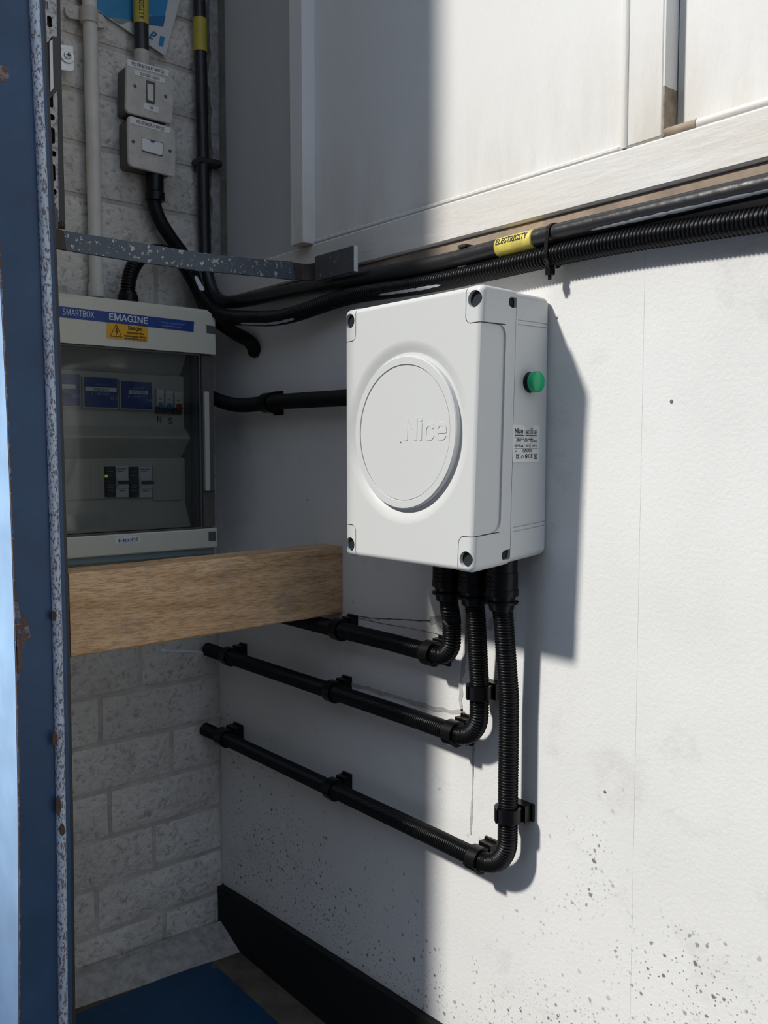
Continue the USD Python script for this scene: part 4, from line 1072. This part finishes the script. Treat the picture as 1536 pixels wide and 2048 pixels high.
# door, hinge side
obj("hinge_post", box(xpr + 0.003, xr - 0.001, YM + 0.006, YM + 0.0118, zwb, zwt, 0.001), "grey_metal_box", mb)
obj("door_handle", box(px(409, 800, 1, YM)[0], px(418, 800, 1, YM)[0], YM - 0.002, YM + 0.0058, px(412, 982, 1, YM)[2], px(412, 783, 1, YM)[2], 0.0012), "grey_plastic", mb)
obj("handle_groove", box(px(419, 800, 1, YM)[0], px(429, 800, 1, YM)[0], YM + 0.002, YM + 0.0058, px(412, 982, 1, YM)[2], px(412, 783, 1, YM)[2], 0.001), "dark_grey_plastic", mb)
dr = obj("clear_door", box(XL + 0.002, xpr, YM + 0.004, YM + 0.0065, zwb, zwt, 0.0005), "window_pane", mb, label="clear smoked door pane")
obj("door_edge", cat(box(xpr - 0.003, xpr, YM + 0.003, YM + 0.012, zwb, zwt, 0.0008), box(XL, xpr - 0.0031, YM + 0.0025, YM + 0.0095, zwt - 0.0022, zwt + 0.0015, 0.0006), box(XL, xpr - 0.0031, YM + 0.0025, YM + 0.0095, zwb - 0.0015, zwb + 0.0012, 0.0006)), "dark_grey_plastic", dr)
# inner front: sloped ledges and two rows of devices
YQ = 0.478
zz_ = lambda y: px(270, y, 1, YQ)[2]
prof = [(0.462, zz_(697)), (0.490, zz_(746)), (YQ, zz_(748)), (YQ, zz_(853)), (0.458, zz_(872)), (0.458, zz_(877)), (0.490, zz_(915)), (YQ, zz_(917)), (YQ, zz_(1010)), (0.460, zz_(1058)), (0.505, zz_(1060)), (0.505, zz_(695))]
obj("inner_front", prism(sg.Polygon(prof), (XL + 0.008, 0, 0), Y, Z, px(368, 850, 1, YQ)[0] - XL - 0.008), "grey_plastic", mb)
obj("inner_side", box(px(368, 850, 1, YQ)[0] + 0.0006, xpr, YQ + 0.004, 0.51, zz_(1058), zz_(697)), "dark_grey_plastic", mb)
# print on the covers
bl_ = quad_xz([xz(100, 610, YM), xz(388, 643, YM), xz(387, 664, YM), xz(100, 632, YM)], YM - 0.0004, 0.0004)
bs = obj("blue_strip", bl_, "print_blue", band_, label="blue name strip")


def line_text(words, a, b, pw, h, y, bold=False, lift=0.0006):
    """words from photo point a (left of baseline) to b (right end), on the plane y"""
    p, q = np.array(xz(*a, y)), np.array(xz(*b, y))
    e = (q - p) / np.linalg.norm(q - p)
    return text(words, (p[0], y - lift, p[1]), (e[0], 0, e[1]), (-e[1], 0, e[0]), h, np.linalg.norm(q - p), bold, 0.0003)


obj("print", line_text("SMARTBOX", (125, 629), (188, 636), 0, 0.0092, YM), "print_white", bs, smooth=False)
obj("print", line_text("EMAGINE", (218, 639), (295, 648), 0, 0.0096, YM, True), "print_white", bs, smooth=False)
obj("small_print", line_text("Energy monitoring and", (322, 646), (368, 651), 0, 0.0030, YM), "print_pale_blue", bs, smooth=False)
obj("small_print", line_text("management system", (322, 652), (363, 657), 0, 0.0030, YM), "print_pale_blue", bs, smooth=False)
dl = obj("danger_label", quad_xz([xz(214, 645, YM), xz(296, 654, YM), xz(295, 684, YM), xz(213, 676, YM)], YM - 0.0007, 0.0007), "warning_yellow", band_, label="yellow electrical danger label")
tri = sg.Polygon([xz(232, 648, YM), xz(244, 675, YM), xz(219, 673, YM)])
bolt = sg.Polygon([xz(233, 655, YM), xz(230, 664, YM), xz(233, 664, YM), xz(232, 672, YM), xz(236, 662, YM), xz(233, 662, YM), xz(235, 656, YM)])
obj("print", cat(prism(tri.difference(tri.buffer(-0.0009)).union(bolt), (0, YM - 0.0008, 0), X, Z, 0.0003), line_text("Danger", (256, 659), (284, 662), 0, 0.0056, YM, True, 0.0009), line_text("Disconnect the", (254, 667), (287, 670), 0, 0.0030, YM, True, 0.0009),
                 line_text("mains supply before", (248, 673), (292, 677), 0, 0.0030, YM, True, 0.0009), line_text("removing this cover", (248, 678), (292, 682), 0, 0.0030, YM, True, 0.0009)), "print_black", dl, smooth=False)
el = obj("name_label", quad_xz([xz(230, 1074, YM), xz(281, 1071, YM), xz(281, 1085, YM), xz(230, 1088, YM)], YM - 0.0005, 0.0005), "sticker_white", bcov)
obj("print", line_text("E-box: E10", (237, 1084), (276, 1082), 0, 0.0052, YM, True, 0.0007), "print_blue", el, smooth=False)
for ch2, a_, b_ in (("H", (314, 844), (322, 845)), ("S", (336, 847), (344, 848))):
    obj("hand_mark", line_text(ch2, a_, b_, 0, 0.010, YQ, True, 0.0003), "print_black", mb, smooth=False, label="hand-written black letter " + ch2)

# devices (each lifts out of the enclosure)
YD = 0.470


def front_box(a0, a1, b0, b1, y, back, sl=0.11):
    """a device between photo columns a0-a1; b0, b1 its top and bottom at column 300"""
    s0, s1 = sl, sl * 0.35
    pts = [(a0, b0 + (a0 - 300) * s0), (a1, b0 + (a1 - 300) * s0), (a1, b1 + (a1 - 300) * s1), (a0, b1 + (a0 - 300) * s1)]
    g = sg.Polygon([xz(a, b, y) for a, b in pts])
    x0, z0, x1, z1 = g.bounds
    return x0, x1, z0 + 0.001, z1 - 0.001


for i, (a0, a1, words, plate, lab_) in enumerate(((86, 162, "CONTROL", "", "blue control module half hidden by the post, leftmost in the enclosure's upper row"), (166, 237, "E-XPAND", "ZONE 10-01", "blue control module with a wide name plate, in the middle of the upper row"), (240, 306, "E-GATE", "REPEATER 2", "blue control module with a narrow name plate, beside the small breakers"))):
    x0, x1, z0, z1 = front_box(a0, a1, 766, 822, YD, 0)
    mo = thing("control_module", lab_, "module", ((x0 + x1) / 2, YQ, z0), "blue modules behind the clear door")
    obj("housing", box(x0, x1, YD, YQ - 0.0003, z0, z1, 0.0008), "grey_plastic", mo)
    b_ = obj("blue_front", box(x0 + 0.0025, x1 - 0.0020, YD - 0.0005, YD + 0.0005, z0 + 0.002, z1 - 0.001, 0.0001), "print_blue", mo)
    W_, H_ = x1 - x0, z1 - z0
    f0, f1 = ((0.0, 0.84) if i == 0 else (0.07, 0.93) if i == 1 else (0.26, 0.84))
    np_ = obj("name_plate", box(x0 + W_ * f0 + 0.003 * (i == 0), x0 + W_ * f1, YD - 0.0010, YD - 0.0005, z0 + H_ * 0.55, z0 + H_ * 0.68, 0.0001), "sticker_white", mo)
    if plate:
        obj("print", text(plate, (x0 + W_ * (f0 + f1) / 2, YD - 0.0011, z0 + H_ * 0.58), X, Z, H_ * 0.07, W_ * 0.42, True, 0.0002, True), "print_black", np_, smooth=False)
    obj("print", cat(text("EMAGINE", (x0 + W_ * 0.55, YD - 0.0006, z0 + H_ * 0.74), X, Z, H_ * 0.045, W_ * 0.36, False, 0.0002, True), text(words, (x0 + W_ * 0.50, YD - 0.0006, z0 + H_ * 0.42), X, Z, H_ * 0.095, W_ * 0.52, False, 0.0002, True), text("o+", (x0 + W_ * 0.76, YD - 0.0006, z0 + H_ * 0.29), X, Z, H_ * 0.14, W_ * 0.2, False, 0.0002)), "print_pale_blue", b_, smooth=False)
for i, (a0, a1, m_) in enumerate(((313, 329, "blue_lever"), (331, 347, "blue_lever"), (349, 366, "red_lever"))):
    x0, x1, z0, z1 = front_box(a0, a1, 776, 827, YD, 0)
    lab_ = ("small white breaker with a blue lever beside the blue modules", "small white breaker with a blue lever, middle of the three", "small white breaker with a red lever, right end of the upper row")[i]
    br = thing("small_breaker", lab_, "breaker", ((x0 + x1) / 2, YQ, z0), "small breakers in the upper row")
    H_ = z1 - z0
    obj("housing", box(x0 + 0.0006, x1 - 0.0006, YD, YQ - 0.0003, z0 + H_ * 0.28, z1, 0.0008), "pvc_white", br)
    obj("dark_foot", box(x0 + 0.0006, x1 - 0.0006, YD + 0.002, YQ - 0.0003, z0, z0 + H_ * 0.275, 0.0005), "dark_grey_plastic", br)
    obj("top_label", box(x0 + 0.0008, x1 - 0.0008, YD - 0.0006, YD - 0.0001, z1 - H_ * 0.18, z1 - H_ * 0.01, 0.0001), "print_white", br)
    obj("lever", hull([(x0 + 0.003, YD - 0.006, z0 + H_ * 0.22), (x1 - 0.003, YD - 0.006, z0 + H_ * 0.22), (x0 + 0.004, YD, z0 + H_ * 0.46), (x1 - 0.004, YD, z0 + H_ * 0.46), (x0 + 0.003, YD, z0 + H_ * 0.2), (x1 - 0.003, YD, z0 + H_ * 0.2)]), m_, br)
    obj("print", text("H" if i == 2 else "1", ((x0 + x1) / 2, YD - 0.0002, z0 + H_ * 0.62), X, Z, 0.0035, None, True, 0.0002, True) if False else box(x0 + 0.005, x1 - 0.006, YD - 0.0002, YD + 0.0002, z0 + H_ * 0.58, z0 + H_ * 0.62, 0.0001), "print_grey", br)
for i, (a0, a1, lab_) in enumerate(((90, 210, "blank pale cover on the left of the enclosure's lower row"), (306, 366, "blank pale cover on the right of the enclosure's lower row"))):
    x0, x1, z0, z1 = front_box(a0, a1, 930, 1000, YD + 0.004, 0, 0.03)
    bk = thing("blank_cover", lab_, "cover", ((x0 + x1) / 2, YQ, z0))
    obj("cover_plate", box(x0, x1, YD + 0.003, YQ - 0.0003, z0, z1, 0.001), "grey_plastic", bk)
    obj("cover_rib", cat(*[box(x0 + (x1 - x0) * f, x0 + (x1 - x0) * f + 0.0012, YD + 0.002, YD + 0.0029, z0 + 0.003, z1 - 0.003, 0.0003) for f in ((0.74, 0.82, 0.9) if i == 0 else (0.05,))]), "grey_plastic", bk)
for i, (a0, a1) in enumerate(((211, 232), (259, 278))):
    x0, x1, z0, z1 = front_box(a0, a1, 933, 995, YD, 0, 0.01)
    rl = thing("relay_unit", ("black device with a green light, left end of the lower breakers", "black device between the two white breakers")[i], "relay", ((x0 + x1) / 2, YQ, z0))
    H_ = z1 - z0
    obj("housing", box(x0, x1, YD, YQ - 0.0003, z0, z1, 0.0008), "print_black", rl)
    obj("print", cat(*[box(x0 + 0.004, x1 - 0.005 - 0.001 * (k % 2), YD - 0.0003, YD + 0.0002, z0 + H_ * f, z0 + H_ * f + 0.0011, 0.0001) for k, f in enumerate((0.2, 0.29, 0.38, 0.70, 0.83))]), "print_pale_blue", rl)
    if i == 0:
        obj("status_light", lathe((x0 + 0.0022, YD + 0.0005, z0 + H_ * 0.69), -Y, [(0, 0.0028), (0.0012, 0.0022), (0.0018, 0.001)], 14), "led_green", rl, label="small lit green light")
for i, (a0, a1) in enumerate(((233, 258), (280, 305))):
    x0, x1, z0, z1 = front_box(a0, a1, 932, 996, YD - 0.002, 0, 0.01)
    mc = thing("circuit_breaker", ("white circuit breaker with a black toggle, left one of the lower row", "white circuit breaker with a black toggle, right one of the lower row")[i], "breaker", ((x0 + x1) / 2, YQ, z0), "white breakers in the lower row")
    H_ = z1 - z0
    obj("housing", cat(box(x0, x1, YD, YQ - 0.0003, z0, z1, 0.0008), box(x0 + 0.001, x1 - 0.001, YD - 0.004, YD - 0.0001, z0 + H_ * 0.30, z0 + H_ * 0.62, 0.001)), "print_white", mc)
    obj("toggle", box(x0 + 0.0015, x1 - 0.0008, YD - 0.010, YD - 0.0041, z0 + H_ * 0.44, z0 + H_ * 0.54, 0.001), "dark_steel", mc)
    obj("print", cat(box(x0 + 0.002, x1 - 0.004, YD - 0.0003, YD + 0.0002, z0 + H_ * 0.90, z0 + H_ * 0.925, 0.0001), box(x0 + 0.003, x1 - 0.008, YD - 0.0003, YD + 0.0002, z0 + H_ * 0.83, z0 + H_ * 0.85, 0.0001), box(x0 + 0.006, x1 - 0.007, YD - 0.0003, YD + 0.0002, z0 + H_ * 0.20, z0 + H_ * 0.225, 0.0001)), "print_grey", mc)

# thin white lead poking out under the timber
wl_ = thing("white_lead", "thin white lead with a bare end hanging under the timber at the brick wall", "lead", px(326, 1296, 1, 0.50))
pl_ = spline([px(328, 1301, 1, 0.50), px(345, 1302, 1, 0.51), px(385, 1304, 1, 0.515), px(420, 1308, 1, 0.522)], 60)
obj("lead_sheath", sweep(pl_, 0.0026, step=0.004, n=10), "print_white", wl_, smooth=True)
obj("lead_end", lathe(pl_[0] + (0.001, 0, 0), -X, [(0, 0.0034), (0.003, 0.0042), (0.006, 0.0034), (0.007, 0.0015)], 14), "print_white", wl_)
